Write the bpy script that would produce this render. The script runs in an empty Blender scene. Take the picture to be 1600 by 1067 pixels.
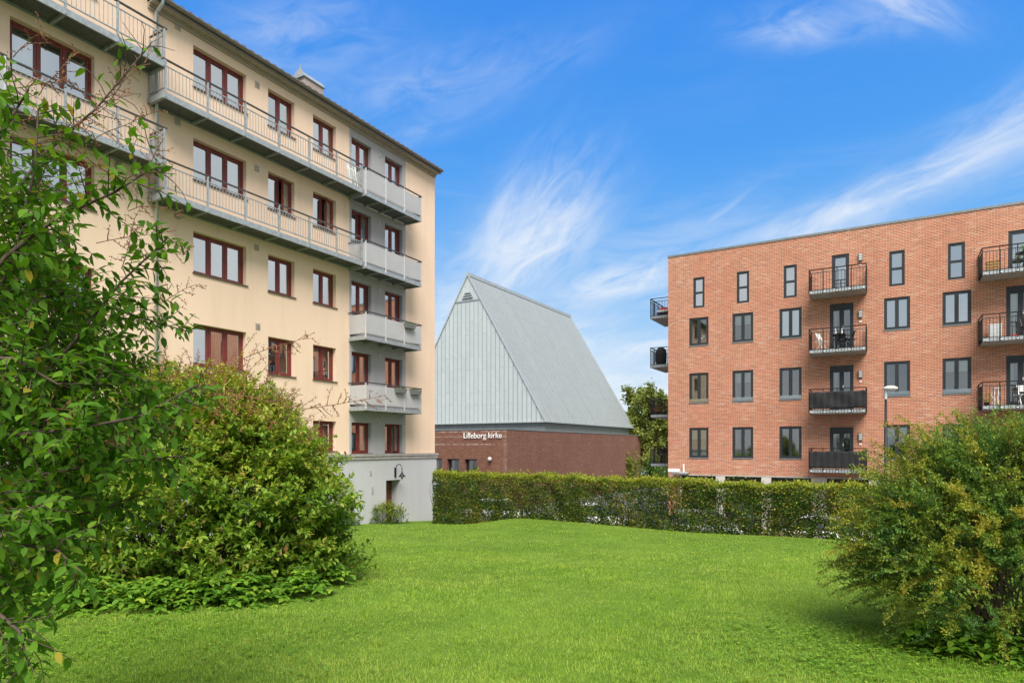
import bpy, math, random
import numpy as np
from mathutils import Vector, Matrix
R = math.radians
C = bpy.context.scene.collection
S = bpy.context.scene
rng = np.random.default_rng(7)
random.seed(7)

# ---------------------------------------------------------------- camera, exposure
F, HZ, CAMZ = 993.0, 698.0, 4.5
cam = bpy.data.objects.new('camera', bpy.data.cameras.new('camera'))
C.objects.link(cam); S.camera = cam
cam.location = (0, 0, CAMZ); cam.rotation_euler = (R(90), 0, 0)
cam.data.sensor_width = 36; cam.data.lens = 36 * F / 1600
cam.data.shift_y = (HZ - 533.5) / 1600
cam.data.clip_start = 0.05; cam.data.clip_end = 3000
S.view_settings.view_transform = 'Standard'; S.view_settings.look = 'None'
S.view_settings.gamma = 1
EXPO = 2.1
S.view_settings.exposure = EXPO

# ---------------------------------------------------------------- sun
SUN = Vector((.10, -.85, 1.10)).normalized()
sl = bpy.data.lights.new('sun', 'SUN'); sl.energy = 1.5; sl.angle = R(38); sl.color = (1, .95, .87)
so = bpy.data.objects.new('sun', sl); C.objects.link(so)
so.rotation_euler = SUN.to_track_quat('Z', 'Y').to_euler(); so.location = (-20, -40, 60)

# ---------------------------------------------------------------- world
W = bpy.data.worlds.new('World'); S.world = W; W.use_nodes = True
def build_world():
    nt = W.node_tree; N = nt.nodes; L = nt.links; N.clear()
    def val(x, sock):
        if isinstance(x, (int, float)): sock.default_value = x
        else: L.new(x, sock)
    def m(op, a, b=None, c=None, clamp=False):
        n = N.new('ShaderNodeMath'); n.operation = op; n.use_clamp = clamp
        val(a, n.inputs[0])
        if b is not None: val(b, n.inputs[1])
        if c is not None: val(c, n.inputs[2])
        return n.outputs[0]
    def sstep(x, a, b, lo=0., hi=1.):
        n = N.new('ShaderNodeMapRange'); n.interpolation_type = 'SMOOTHSTEP'
        val(x, n.inputs[0])
        for i, v in enumerate((a, b, lo, hi)): n.inputs[1 + i].default_value = v
        return n.outputs[0]
    def mix(f, a, b):
        n = N.new('ShaderNodeMix'); n.data_type = 'RGBA'; val(f, n.inputs[0])
        for s, v in ((n.inputs[6], a), (n.inputs[7], b)):
            if isinstance(v, tuple): s.default_value = (*v, 1)
            else: L.new(v, s)
        return n.outputs[2]
    def noise(vec, sc, det=5, rough=.6, dist=0.):
        n = N.new('ShaderNodeTexNoise'); L.new(vec, n.inputs['Vector'])
        n.inputs['Scale'].default_value = sc; n.inputs['Detail'].default_value = det
        n.inputs['Roughness'].default_value = rough; n.inputs['Distortion'].default_value = dist
        return n.outputs['Fac']
    def comb(x, y, z=0.):
        n = N.new('ShaderNodeCombineXYZ'); val(x, n.inputs[0]); val(y, n.inputs[1]); val(z, n.inputs[2]); return n.outputs[0]
    tc = N.new('ShaderNodeTexCoord'); sp = N.new('ShaderNodeSeparateXYZ'); L.new(tc.outputs['Generated'], sp.inputs[0])
    X, Y, Z = sp.outputs
    az = m('MULTIPLY', m('ARCTAN2', X, Y), 57.2958)
    el = m('MULTIPLY', m('ARCSINE', Z), 57.2958)
    sky = N.new('ShaderNodeTexSky'); sky.sky_type = 'NISHITA'; sky.sun_disc = False
    sky.sun_elevation = math.asin(SUN.z); sky.sun_rotation = math.atan2(SUN.x, SUN.y)
    sky.altitude = 50; sky.air_density = 1.0; sky.dust_density = .6; sky.ozone_density = 3.0
    nb = N.new('ShaderNodeVectorMath'); nb.operation = 'SCALE'; L.new(sky.outputs[0], nb.inputs[0]); nb.inputs['Scale'].default_value = .1
    rp = N.new('ShaderNodeValToRGB'); val(m('DIVIDE', el, 90.), rp.inputs[0])
    st = [(0, (.80, .88, .97)), (.05, (.66, .82, .98)), (.11, (.36, .64, .98)), (.18, (.17, .49, .98)),
          (.27, (.075, .37, .97)), (.38, (.048, .30, .93)), (.6, (.035, .24, .82)), (1, (.04, .20, .70))]
    e = rp.color_ramp.elements
    e[0].position, e[0].color = st[0][0], (*st[0][1], 1)
    e[1].position, e[1].color = st[-1][0], (*st[-1][1], 1)
    for p, c in st[1:-1]:
        q = e.new(p); q.color = (*c, 1)
    base = mix(.12, rp.outputs[0], nb.outputs[0])
    # cirrus: each a rotated, stretched patch of streaky noise (azimuth, elevation, angle, half length, half width, strength)
    blobs = [(3.2, 19.4, 46, 5.6, 4.2, .72), (1.4, 17.2, 26, 6.0, 2.8, .85), (-1.3, 19.0, 62, 3.4, 1.4, .6), (-5, 13, 35, 8, 3.5, .55),
             (31, 19.0, 13, 12, 1.3, .85), (40, 22.5, 17, 8, 2.0, .55), (24, 16.6, 12, 11, 1.8, .42),
             (10.5, 14.6, 13, 6.5, 1.5, 1.0), (12.5, 8.8, 7, 6, 1.1, .75), (4.5, 11, 20, 4, 1.6, .4), (17, 18.5, 30, 5, .5, .3),
             (25, 31.0, -8, 5, 1.3, .50), (31.5, 30.8, -30, 4.0, 1.4, .62), (-8, 29.5, 14, 10, 2.0, .25),
             (-18, 31.5, 10, 7, 2.4, .35), (3, 31, 18, 7, 1.5, .16), (-9, 26, 18, 8, 1.2, .18),
             (-5, 8, 10, 6, 4, .85), (9, 4.6, 5, 9, 3.2, 1.0), (6, 9.5, 14, 5, 1.6, .7)]
    tot = None
    for i, (a0, e0, ang, hl, hw, s_) in enumerate(blobs):
        ca, sa = math.cos(R(ang)), math.sin(R(ang))
        dx = m('SUBTRACT', az, a0); dy = m('SUBTRACT', el, e0)
        u = m('ADD', m('MULTIPLY', dx, ca), m('MULTIPLY', dy, sa))
        v = m('SUBTRACT', m('MULTIPLY', dy, ca), m('MULTIPLY', dx, sa))
        n1 = noise(comb(m('MULTIPLY', u, .11), m('MULTIPLY', v, .33), i * 3.7), 1.5, 4, .62, .7)
        r2 = m('ADD', m('POWER', m('ABSOLUTE', m('DIVIDE', u, hl)), 2.), m('POWER', m('ABSOLUTE', m('DIVIDE', v, hw)), 2.))
        g = m('EXPONENT', m('MULTIPLY', r2, -1.0))
        k = m('MULTIPLY', m('MULTIPLY', g, sstep(n1, .22, .82)), s_ * 1.05)
        tot = k if tot is None else m('SUBTRACT', 1., m('MULTIPLY', m('SUBTRACT', 1., tot), m('SUBTRACT', 1., k)))
    veil = noise(comb(m('MULTIPLY', az, .05), m('MULTIPLY', el, .22), 9.), 1.3, 4, .6, .6)
    tot = m('MAXIMUM', tot, m('MULTIPLY', sstep(veil, .42, .75), sstep(el, 26., 4., .03, .75)))
    col = mix(m('MINIMUM', tot, .97), base, (.90, .94, .985))
    # broken white cloud over the half of the sky behind and beside the viewer
    rear = noise(tc.outputs['Generated'], 2.2, 4, .6, .4)
    cover = m('MULTIPLY', sstep(Y, .62, .15), sstep(rear, .25, .55, .6, 1.))
    rc = mix(sstep(rear, .35, .7), (.60, .69, .76), (.93, .96, .98))
    col = mix(cover, col, rc)
    col = mix(sstep(el, 0., -3.), col, (.20, .22, .18))
    bg = N.new('ShaderNodeBackground'); L.new(col, bg.inputs[0]); bg.inputs[1].default_value = 2 ** -EXPO * 1.0
    out = N.new('ShaderNodeOutputWorld'); L.new(bg.outputs[0], out.inputs[0])
build_world()
W.cycles.sampling_method = 'MANUAL'; W.cycles.sample_map_resolution = 512

# ---------------------------------------------------------------- materials
class NT:
    def __init__(s, name):
        s.m = bpy.data.materials.new(name); s.m.use_nodes = True
        s.t = s.m.node_tree; s.N = s.t.nodes; s.L = s.t.links; s.N.clear()
        s.out = s.N.new('ShaderNodeOutputMaterial')
    def n(s, t, **k):
        x = s.N.new('ShaderNode' + t)
        for a, b in k.items(): setattr(x, a, b)
        return x
    def set(s, sock, v):
        if isinstance(v, (int, float)): sock.default_value = v
        elif isinstance(v, tuple): sock.default_value = (*v, 1) if len(v) == 3 and sock.type == 'RGBA' else v
        else: s.L.new(v, sock)
    def math(s, op, a, b=0.):
        x = s.n('Math', operation=op); s.set(x.inputs[0], a); s.set(x.inputs[1], b); return x.outputs[0]
    def mix(s, f, a, b, bt='MIX'):
        x = s.n('Mix', data_type='RGBA', blend_type=bt); s.set(x.inputs[0], f); s.set(x.inputs[6], a); s.set(x.inputs[7], b); return x.outputs[2]
    def noise(s, vec, sc, det=4, rough=.6, dist=0.):
        x = s.n('TexNoise'); s.L.new(vec, x.inputs['Vector']); x.inputs['Scale'].default_value = sc
        x.inputs['Detail'].default_value = det; x.inputs['Roughness'].default_value = rough; x.inputs['Distortion'].default_value = dist
        return x.outputs['Fac']
    def ss(s, x, a, b, lo=0., hi=1.):
        q = s.n('MapRange', interpolation_type='SMOOTHSTEP'); s.set(q.inputs[0], x)
        for i, v in enumerate((a, b, lo, hi)): q.inputs[1 + i].default_value = v
        return q.outputs[0]
    def obj(s): return s.n('TexCoord').outputs['Object']
    def bsdf(s, col, rough=.7, metal=0., bump=None, bstr=.2, bdist=.02, spec=.4):
        b = s.n('BsdfPrincipled'); s.set(b.inputs['Base Color'], col); s.set(b.inputs['Roughness'], rough)
        b.inputs['Metallic'].default_value = metal; b.inputs['Specular IOR Level'].default_value = spec
        if bump is not None:
            q = s.n('Bump'); q.inputs['Strength'].default_value = bstr; q.inputs['Distance'].default_value = bdist
            s.L.new(bump, q.inputs['Height']); s.L.new(q.outputs[0], b.inputs['Normal'])
        return b.outputs[0]
    def done(s, sh): s.L.new(sh, s.out.inputs[0]); return s.m

def plain(name, col, rough=.6, metal=0., var=.12, sc=6., bump=.0):
    t = NT(name); o = t.obj(); n = t.noise(o, sc, 5, .65)
    c = t.mix(t.ss(n, .3, .7), tuple(x * (1 - var) for x in col), tuple(min(1, x * (1 + var)) for x in col))
    return t.done(t.bsdf(c, rough, metal, n if bump else None, bump))

def plaster(name, col, stain):
    t = NT(name); o = t.obj()
    sep = t.n('SeparateXYZ'); t.L.new(o, sep.inputs[0])
    cb = t.n('CombineXYZ'); t.L.new(t.math('ADD', sep.outputs[0], sep.outputs[1]), cb.inputs[0]); t.L.new(t.math('MULTIPLY', sep.outputs[2], .12), cb.inputs[2])
    streak = t.noise(cb.outputs[0], 2.2, 6, .6); big = t.noise(o, .35, 4, .55); fine = t.noise(o, 45, 3, .6)
    c = t.mix(t.ss(streak, .42, .8, 0., .36), col, stain)
    c = t.mix(t.ss(big, .35, .7, 0., .16), c, stain)
    c = t.mix(t.ss(fine, .3, .7, .0, .10), c, tuple(x * .75 for x in col))
    return t.done(t.bsdf(c, .9, 0, fine, .25, .012, .2))

def brick(name, c1, c2, mortar, dark, bw=.24, rh=.0745, ms=.011, white=None, streaks=()):
    t = NT(name); o = t.obj(); sep = t.n('SeparateXYZ'); t.L.new(o, sep.inputs[0])
    cb = t.n('CombineXYZ'); t.L.new(t.math('ADD', sep.outputs[0], sep.outputs[1]), cb.inputs[0]); t.L.new(sep.outputs[2], cb.inputs[1])
    def bt(ca, cbb, mo, off=0.):
        b = t.n('TexBrick'); t.L.new(cb.outputs[0], b.inputs['Vector'])
        b.offset = .5; b.inputs['Scale'].default_value = 1; b.inputs['Brick Width'].default_value = bw
        b.inputs['Row Height'].default_value = rh; b.inputs['Mortar Size'].default_value = ms; b.inputs['Mortar Smooth'].default_value = .2
        b.inputs['Bias'].default_value = off
        t.set(b.inputs['Color1'], ca); t.set(b.inputs['Color2'], cbb); t.set(b.inputs['Mortar'], mo); return b
    b = bt(c1, c2, mortar, 0.)
    # single odd bricks: quantise position to the brick and hash it
    row = t.math('FLOOR', t.math('DIVIDE', sep.outputs[2], rh))
    ux = t.math('ADD', t.math('DIVIDE', t.math('ADD', sep.outputs[0], sep.outputs[1]), bw), t.math('MULTIPLY', t.math('MODULO', row, 2.), .5))
    wn = t.n('TexWhiteNoise', noise_dimensions='2D'); cc = t.n('CombineXYZ'); t.L.new(t.math('FLOOR', ux), cc.inputs[0]); t.L.new(row, cc.inputs[1]); t.L.new(cc.outputs[0], wn.inputs['Vector'])
    isb = t.math('SUBTRACT', 1., b.outputs['Fac'])
    c = t.mix(t.math('MULTIPLY', isb, t.ss(wn.outputs['Value'], .78, .92, 0., .5)), b.outputs['Color'], dark)
    c = t.mix(t.math('MULTIPLY', isb, t.ss(wn.outputs['Value'], .16, .04, 0., .45)), c, mortar)
    big = t.noise(o, .45, 5, .6); c = t.mix(t.ss(big, .35, .72, 0., .32), c, tuple(x * .64 for x in c1))
    if white:
        n2 = t.noise(o, 3.5, 5, .7)
        for z0, hw, k in streaks:
            d = t.math('ABSOLUTE', t.math('SUBTRACT', sep.outputs[2], z0))
            f = t.math('MULTIPLY', t.ss(d, hw, 0., 0., k), t.ss(n2, .38, .6))
            f = t.math('MULTIPLY', f, t.ss(sep.outputs[0], .02, -.1))
            c = t.mix(f, c, white)
        n3 = t.noise(o, 14., 4, .7)
        fx = t.math('MULTIPLY', t.ss(t.math('ABSOLUTE', t.math('ADD', sep.outputs[0], .05)), .28, .0, 0., .5), t.ss(n3, .5, .62))
        c = t.mix(t.math('MULTIPLY', fx, t.ss(sep.outputs[1], .3, .0)), c, white)
    return t.done(t.bsdf(c, .88, 0, isb, .5, .008, .25))

def zinc(name, c1, c2, pw, ph, swap):
    t = NT(name); o = t.obj(); sep = t.n('SeparateXYZ'); t.L.new(o, sep.inputs[0])
    cb = t.n('CombineXYZ'); t.L.new(sep.outputs[2], cb.inputs[0]); t.L.new(sep.outputs[1 if swap else 0], cb.inputs[1])
    b = t.n('TexBrick'); t.L.new(cb.outputs[0], b.inputs['Vector']); b.offset = .37; b.offset_frequency = 2
    b.inputs['Scale'].default_value = 1; b.inputs['Brick Width'].default_value = ph; b.inputs['Row Height'].default_value = pw
    b.inputs['Mortar Size'].default_value = .012; t.set(b.inputs['Color1'], c1); t.set(b.inputs['Color2'], c2); t.set(b.inputs['Mortar'], tuple(x * .62 for x in c1))
    n = t.noise(o, 1.3, 6, .65); n2 = t.noise(o, 9., 4, .6)
    c = t.mix(t.ss(n, .35, .7, 0., .35), b.outputs['Color'], tuple(x * .84 for x in c1))
    c = t.mix(t.ss(n2, .4, .75, 0., .18), c, tuple(min(1, x * 1.25) for x in c2))
    return t.done(t.bsdf(c, .62, .1, n2, .06, .02, .35))

def glass(name, base=.16, tint=(.78, .84, .82)):
    t = NT(name)
    fr = t.n('Fresnel'); fr.inputs['IOR'].default_value = 1.6
    f = t.math('ADD', fr.outputs[0], base)
    n = t.noise(t.obj(), 1.1, 2, .5); bp = t.n('Bump'); bp.inputs['Strength'].default_value = .02; bp.inputs['Distance'].default_value = .03; t.L.new(n, bp.inputs['Height'])
    g = t.n('BsdfGlossy'); g.inputs['Roughness'].default_value = .02; t.set(g.inputs['Color'], (.93, .96, .98)); t.L.new(bp.outputs[0], g.inputs['Normal'])
    tr = t.n('BsdfTransparent'); t.set(tr.inputs['Color'], tint)
    mx = t.n('MixShader'); t.L.new(f, mx.inputs[0]); t.L.new(tr.outputs[0], mx.inputs[1]); t.L.new(g.outputs[0], mx.inputs[2])
    return t.done(mx.outputs[0])

def leafmat(name, stops, rough=.5, trans=.35, patch=None, spec=.35):
    """colours run along the per-leaf 'tint' attribute"""
    t = NT(name); a = t.n('Attribute', attribute_name='tint')
    rp = t.n('ValToRGB'); t.L.new(a.outputs['Fac'], rp.inputs[0]); e = rp.color_ramp.elements
    e[0].position, e[0].color = stops[0][0], (*stops[0][1], 1); e[1].position, e[1].color = stops[-1][0], (*stops[-1][1], 1)
    for p, c in stops[1:-1]: e.new(p).color = (*c, 1)
    col = rp.outputs[0]
    if patch:
        o = t.obj(); n = t.noise(o, patch[0], 5, .6); n2 = t.noise(o, patch[0] * 5, 4, .6)
        col = t.mix(t.ss(n, .36, .66, 0., patch[3]), col, patch[1]); col = t.mix(t.ss(n2, .45, .75, 0., patch[3] * .8), col, patch[2])
    b = t.n('BsdfPrincipled'); t.L.new(col, b.inputs['Base Color']); b.inputs['Roughness'].default_value = rough; b.inputs['Specular IOR Level'].default_value = spec
    tl = t.n('BsdfTranslucent'); t.L.new(t.mix(1., col, (1.3, 1.25, .6), 'MULTIPLY'), tl.inputs[0])
    mx = t.n('MixShader'); mx.inputs[0].default_value = trans; t.L.new(b.outputs[0], mx.inputs[1]); t.L.new(tl.outputs[0], mx.inputs[2])
    return t.done(mx.outputs[0])

M = {}
M['cream'] = plaster('cream plaster', (.80, .60, .452), (.60, .455, .32))
M['grey'] = plaster('grey plaster', (.40, .39, .40), (.29, .285, .285))
M['base'] = plaster('pale grey plaster', (.50, .50, .51), (.40, .40, .415))
M['ledge'] = plain('stone ledge', (.34, .32, .30), .85, 0, .15, 4, .1)
M['redframe'] = plain('oxide red painted wood', (.17, .032, .026), .45, 0, .12)
M['sill'] = plain('brown sheet metal', (.12, .085, .07), .5, .2)
M['galv'] = plain('galvanised steel', (.34, .37, .39), .5, .4, .18, 9)
M['galvdark'] = plain('weathered steel grating', (.12, .125, .13), .6, .3, .25, 14)
M['handrail'] = plain('dark handrail', (.06, .065, .07), .45, .3)
M['panel'] = plain('grey balcony board', (.40, .395, .405), .6, 0, .05, 1.5)
M['alu'] = plain('pale aluminium', (.62, .63, .64), .42, .4, .06)
M['gutter'] = plain('grey brown gutter', (.21, .19, .175), .5, .3)
M['soffit'] = plain('painted soffit board', (.40, .34, .28), .75)
M['tile'] = plain('brown roof tile', (.13, .095, .075), .8, 0, .25, 8)
M['pipe'] = plain('zinc downpipe', (.50, .53, .56), .45, .4)
M['vent'] = plain('vent grille', (.42, .36, .30), .7)
M['brick'] = brick('orange brick', (.50, .165, .085), (.37, .108, .055), (.52, .39, .30), (.20, .075, .055), .215, .066, .0115)
M['cbrick'] = brick('dark church brick', (.195, .073, .044), (.135, .048, .031), (.24, .155, .115), (.06, .026, .022), .23, .075, .011, (.55, .48, .44),
                    ((5.62, .05, .8), (5.25, .05, .55), (4.68, .06, .75)))
M['anthra'] = plain('anthracite frame', (.030, .034, .040), .42, .1, .1)
M['black'] = plain('black steel', (.014, .014, .016), .45, .3)
M['blackcloth'] = plain('black cloth', (.016, .016, .018), .85, 0, .25, 5)
M['concrete'] = plain('concrete slab', (.36, .33, .30), .85, 0, .12, 3, .1)
M['pillar'] = plain('pale pillar render', (.52, .48, .44), .85, 0, .06)
M['coping'] = plain('zinc coping', (.20, .215, .225), .5, .4)
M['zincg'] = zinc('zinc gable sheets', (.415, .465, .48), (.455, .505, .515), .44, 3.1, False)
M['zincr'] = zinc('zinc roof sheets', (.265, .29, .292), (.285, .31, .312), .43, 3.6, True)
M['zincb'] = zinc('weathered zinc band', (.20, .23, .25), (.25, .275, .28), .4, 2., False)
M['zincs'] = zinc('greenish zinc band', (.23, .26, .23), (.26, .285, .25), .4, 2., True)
M['seam'] = plain('zinc seam', (.30, .345, .36), .5, .4)
M['trim'] = plain('zinc edge trim', (.42, .455, .46), .42, .4)
M['white'] = plain('white enamel', (.80, .80, .79), .4, 0, .04)
M['curtain'] = plain('pale green curtain', (.62, .65, .57), .9, 0, .08)
M['wcurtain'] = plain('white curtain', (.80, .80, .78), .9, 0, .05)
M['room'] = plain('room wall', (.40, .35, .29), .9, 0, .2, .8)
M['glass'] = glass('window glass', .52)
M['glassd'] = glass('clear window glass', .19)
M['wood'] = plain('light wood', (.42, .24, .10), .7, 0, .2, 12)
M['brownwood'] = plain('brown door wood', (.16, .065, .035), .55, 0, .2, 7)
M['bark'] = plain('brown bark', (.12, .085, .062), .9, 0, .3, 14, .4)
M['twig'] = plain('dark twig', (.075, .05, .038), .85, 0, .3, 20)
M['deadtwig'] = plain('dead seed head', (.23, .105, .055), .9, 0, .3, 30)
M['tyre'] = plain('tyre rubber', (.02, .02, .021), .8)
M['carwhite'] = plain('white car paint', (.78, .79, .80), .25, 0, .02)
M['carsilver'] = plain('silver car paint', (.42, .44, .46), .3, .5, .03)
M['blue'] = plain('blue sticker', (.10, .42, .66), .5)
M['red'] = plain('red cloth', (.55, .04, .05), .7)
M['greyplastic'] = plain('grey plastic', (.17, .175, .17), .6)
M['lens'] = plain('milky lamp cover', (.52, .52, .50), .3)
M['asphalt'] = plain('asphalt', (.15, .15, .15), .9, 0, .15, 2)

# ---------------------------------------------------------------- object helpers
def link(name, me, mat=None, parent=None):
    o = bpy.data.objects.new(name, me); C.objects.link(o)
    if mat is not None:
        for q in (mat if isinstance(mat, (list, tuple)) else [mat]): me.materials.append(q)
    if parent is not None: o.parent = parent
    return o
def tag(o, label=None, cat=None, group=None, kind=None):
    for k, v in (('label', label), ('category', cat), ('group', group), ('kind', kind)):
        if v: o[k] = v
    return o
def empty(name, loc, rz=0., **k):
    o = bpy.data.objects.new(name, None); C.objects.link(o); o.location = loc; o.rotation_euler = (0, 0, rz)
    o.empty_display_size = .3
    return tag(o, **k)
class MB:
    """collects simple solids into one mesh"""
    def __init__(s): s.v = []; s.f = []; s.mi = []; s.T = None; s.cur = 0
    def add(s, vs, fs):
        b = len(s.v)
        if s.T is not None: vs = [tuple(s.T @ Vector(p)) for p in vs]
        s.v += [tuple(p) for p in vs]; s.f += [tuple(i + b for i in q) for q in fs]; s.mi += [s.cur] * len(fs); return s
    def box(s, x0, x1, y0, y1, z0, z1):
        return s.add([(x0, y0, z0), (x1, y0, z0), (x1, y1, z0), (x0, y1, z0), (x0, y0, z1), (x1, y0, z1), (x1, y1, z1), (x0, y1, z1)],
                     [(0, 3, 2, 1), (4, 5, 6, 7), (0, 1, 5, 4), (1, 2, 6, 5), (2, 3, 7, 6), (3, 0, 4, 7)])
    def bar(s, a, b, w, h=None):
        """square bar between two points"""
        a, b = Vector(a), Vector(b); d = (b - a).normalized(); h = h or w
        up = Vector((0, 0, 1)) if abs(d.z) < .9 else Vector((0, 1, 0))
        x = d.cross(up).normalized() * w / 2; y = x.cross(d).normalized() * h / 2
        vs = [a - x - y, a + x - y, a + x + y, a - x + y, b - x - y, b + x - y, b + x + y, b - x + y]
        return s.add(vs, [(0, 3, 2, 1), (4, 5, 6, 7), (0, 1, 5, 4), (1, 2, 6, 5), (2, 3, 7, 6), (3, 0, 4, 7)])
    def tube(s, pts, r, n=6, cap=True):
        pts = [Vector(p) for p in pts]; rs = r if isinstance(r, (list, tuple)) else [r] * len(pts)
        vs = []; k = len(pts)
        for i, p in enumerate(pts):
            d = (pts[min(i + 1, k - 1)] - pts[max(i - 1, 0)]).normalized()
            up = Vector((0, 0, 1)) if abs(d.z) < .93 else Vector((0, 1, 0))
            x = d.cross(up).normalized(); y = x.cross(d)
            for j in range(n):
                t = 2 * math.pi * j / n; vs.append(p + (x * math.cos(t) + y * math.sin(t)) * rs[i])
        fs = [(i * n + j, i * n + (j + 1) % n, (i + 1) * n + (j + 1) % n, (i + 1) * n + j) for i in range(k - 1) for j in range(n)]
        if cap: fs += [tuple(range(n))[::-1], tuple(range((k - 1) * n, k * n))]
        return s.add(vs, fs)
    def lathe(s, prof, c, n=16):
        c = Vector(c); k = len(prof)
        vs = [c + Vector((r * math.cos(2 * math.pi * j / n), r * math.sin(2 * math.pi * j / n), z)) for r, z in prof for j in range(n)]
        fs = [(i * n + j, i * n + (j + 1) % n, (i + 1) * n + (j + 1) % n, (i + 1) * n + j) for i in range(k - 1) for j in range(n)]
        return s.add(vs, fs + [tuple(range(n))[::-1], tuple(range((k - 1) * n, k * n))])
    def quad(s, *p): return s.add(p, [tuple(range(len(p)))])
    def build(s, name, mat, parent=None, smooth=False):
        me = bpy.data.meshes.new(name); me.from_pydata(s.v, [], s.f); me.update()
        o = link(name, me, mat, parent)
        if isinstance(mat, (list, tuple)): me.polygons.foreach_set('material_index', s.mi)
        if smooth: me.polygons.foreach_set('use_smooth', [True] * len(s.f))
        return o
def wall(mb, u0, u1, z0, z1, ops, depth=.24):
    """wall sheet in the plane y=0 with real openings and their reveals"""
    us = sorted({u0, u1, *[min(max(o[i], u0), u1) for o in ops for i in (0, 1)]}); zs = sorted({z0, z1, *[min(max(o[i], z0), z1) for o in ops for i in (2, 3)]})
    for a, b in zip(us, us[1:]):
        for c, d in zip(zs, zs[1:]):
            mu, mz = (a + b) / 2, (c + d) / 2
            if any(o[0] < mu < o[1] and o[2] < mz < o[3] for o in ops): continue
            mb.quad((a, 0, c), (b, 0, c), (b, 0, d), (a, 0, d))
    for a, b, c, d in [o[:4] for o in ops]:
        y = depth
        mb.quad((a, 0, c), (a, 0, d), (a, y, d), (a, y, c)); mb.quad((b, 0, c), (b, y, c), (b, y, d), (b, 0, d))
        mb.quad((a, 0, d), (b, 0, d), (b, y, d), (a, y, d)); mb.quad((a, 0, c), (a, y, c), (b, y, c), (b, 0, c))

def np_mesh(name, verts, faces, k, mat, parent=None, tint=None, smooth=False):
    """faces: (n,k) index array"""
    me = bpy.data.meshes.new(name); nf = len(faces)
    me.vertices.add(len(verts)); me.vertices.foreach_set('co', np.asarray(verts, np.float32).ravel())
    me.loops.add(nf * k); me.loops.foreach_set('vertex_index', np.asarray(faces, np.int32).ravel())
    me.polygons.add(nf); me.polygons.foreach_set('loop_start', np.arange(nf, dtype=np.int32) * k)
    me.polygons.foreach_set('loop_total', np.full(nf, k, np.int32))
    if smooth: me.polygons.foreach_set('use_smooth', np.ones(nf, bool))
    if tint is not None:
        a = me.attributes.new('tint', 'FLOAT', 'POINT'); a.data.foreach_set('value', np.asarray(tint, np.float32))
    me.update(calc_edges=True); me.validate()
    return link(name, me, mat, parent)
def unit(a): return a / np.maximum(np.linalg.norm(a, axis=-1, keepdims=True), 1e-9)
LEAF4 = (np.array([[0, 0, 0], [.42, -.5, .13], [1, 0, -.04], [.42, .5, .13]]), np.array([[0, 2, 1], [0, 3, 2]]))
LEAF8 = (np.array([[0, 0, 0], [.26, -.42, .05], [.26, .42, .05], [.62, -.40, .0], [.62, .40, .0], [1, 0, -.17], [.3, 0, -.03], [.64, 0, -.07]]),
         np.array([[0, 6, 1], [0, 2, 6], [6, 7, 3], [6, 3, 1], [6, 2, 4], [6, 4, 7], [7, 5, 3], [7, 4, 5]]))
BLADE = (np.array([[0, -.5, 0], [0, .5, 0], [.6, -.36, .0], [.6, .36, .0], [1, 0, -.22]]), np.array([[0, 1, 3], [0, 3, 2], [2, 3, 4]]))
def leaves(name, pos, dirn, nrm, L, Wd, tint, mat, parent=None, tpl=LEAF4, smooth=False):
    tv, tf = tpl; n = len(pos); k = len(tv)
    dirn = unit(dirn); side = unit(np.cross(nrm, dirn)); up = np.cross(dirn, side)
    L = np.asarray(L).reshape(-1, 1, 1); Wd = np.asarray(Wd).reshape(-1, 1, 1)
    v = pos[:, None] + tv[None, :, 0:1] * L * dirn[:, None] + tv[None, :, 1:2] * Wd * side[:, None] + tv[None, :, 2:3] * L * up[:, None]
    f = tf[None] + (np.arange(n) * k)[:, None, None]
    return np_mesh(name, v.reshape(-1, 3), f.reshape(-1, 3), 3, mat, parent, np.repeat(np.asarray(tint), k), smooth)
def each(name, boxes, mat, parent, T=None):
    for b in boxes:
        m_ = MB(); m_.T = T; m_.box(*b).build(name, mat, parent)
def rnd3(n): return unit(rng.normal(size=(n, 3)))
def at(px, py, Y): return Vector(((px - 800) / F * Y, Y, CAMZ + (HZ - py) / F * Y))

# ---------------------------------------------------------------- ground
def hedge_line(x):
    return np.where(x < -1.0, 25.5, 25.5 - (x + 1.0) * .825)
def gz(x, y):
    x = np.asarray(x, float); y = np.asarray(y, float)
    z = 3.138 - .0685 * np.clip(y, -6, 60)
    b = .29 * np.exp(-((x - .4) / np.where(x < .4, 1.5, 4.0)) ** 2) * np.exp(-((y - hedge_line(x)) / 3.8) ** 2)
    return z + b + .02 * np.sin(x * .9 + .4) * np.cos(y * .7) + .012 * np.sin(2.1 * x + 1.3 * y)
def gzf(x, y): return float(gz(x, y))
me = bpy.data.meshes.new('ground'); q = 900
me.from_pydata([(-q, -q, 0), (q, -q, 0), (q, q, 0), (-q, q, 0)], [], [(0, 1, 2, 3)]); tag(link('street', me, M['asphalt']), kind='structure')
xs = np.concatenate([np.arange(-46, -12, 2.), np.arange(-12, 16, .25), np.arange(16, 33, 1.5)]); nu = 130
X, T = np.meshgrid(xs, np.linspace(0, 1, nu), indexing='ij')
yb = np.where(X < -3.4, 31.0, hedge_line(X) + .75)
Yg = -22 + (yb + 22) * T; Zg = gz(X, Yg)
Yg[:, -1] += .5; Zg[:, -1] = -.05
V = np.stack([X, Yg, Zg], -1).reshape(-1, 3); a = (np.arange(len(xs) - 1)[:, None] * nu + np.arange(nu - 1)[None]).ravel()
t = NT('lawn soil and turf'); o_ = t.obj(); n1 = t.noise(o_, .5, 5, .6); n2 = t.noise(o_, 3.2, 5, .65); n3 = t.noise(o_, 60, 3, .7)
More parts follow.
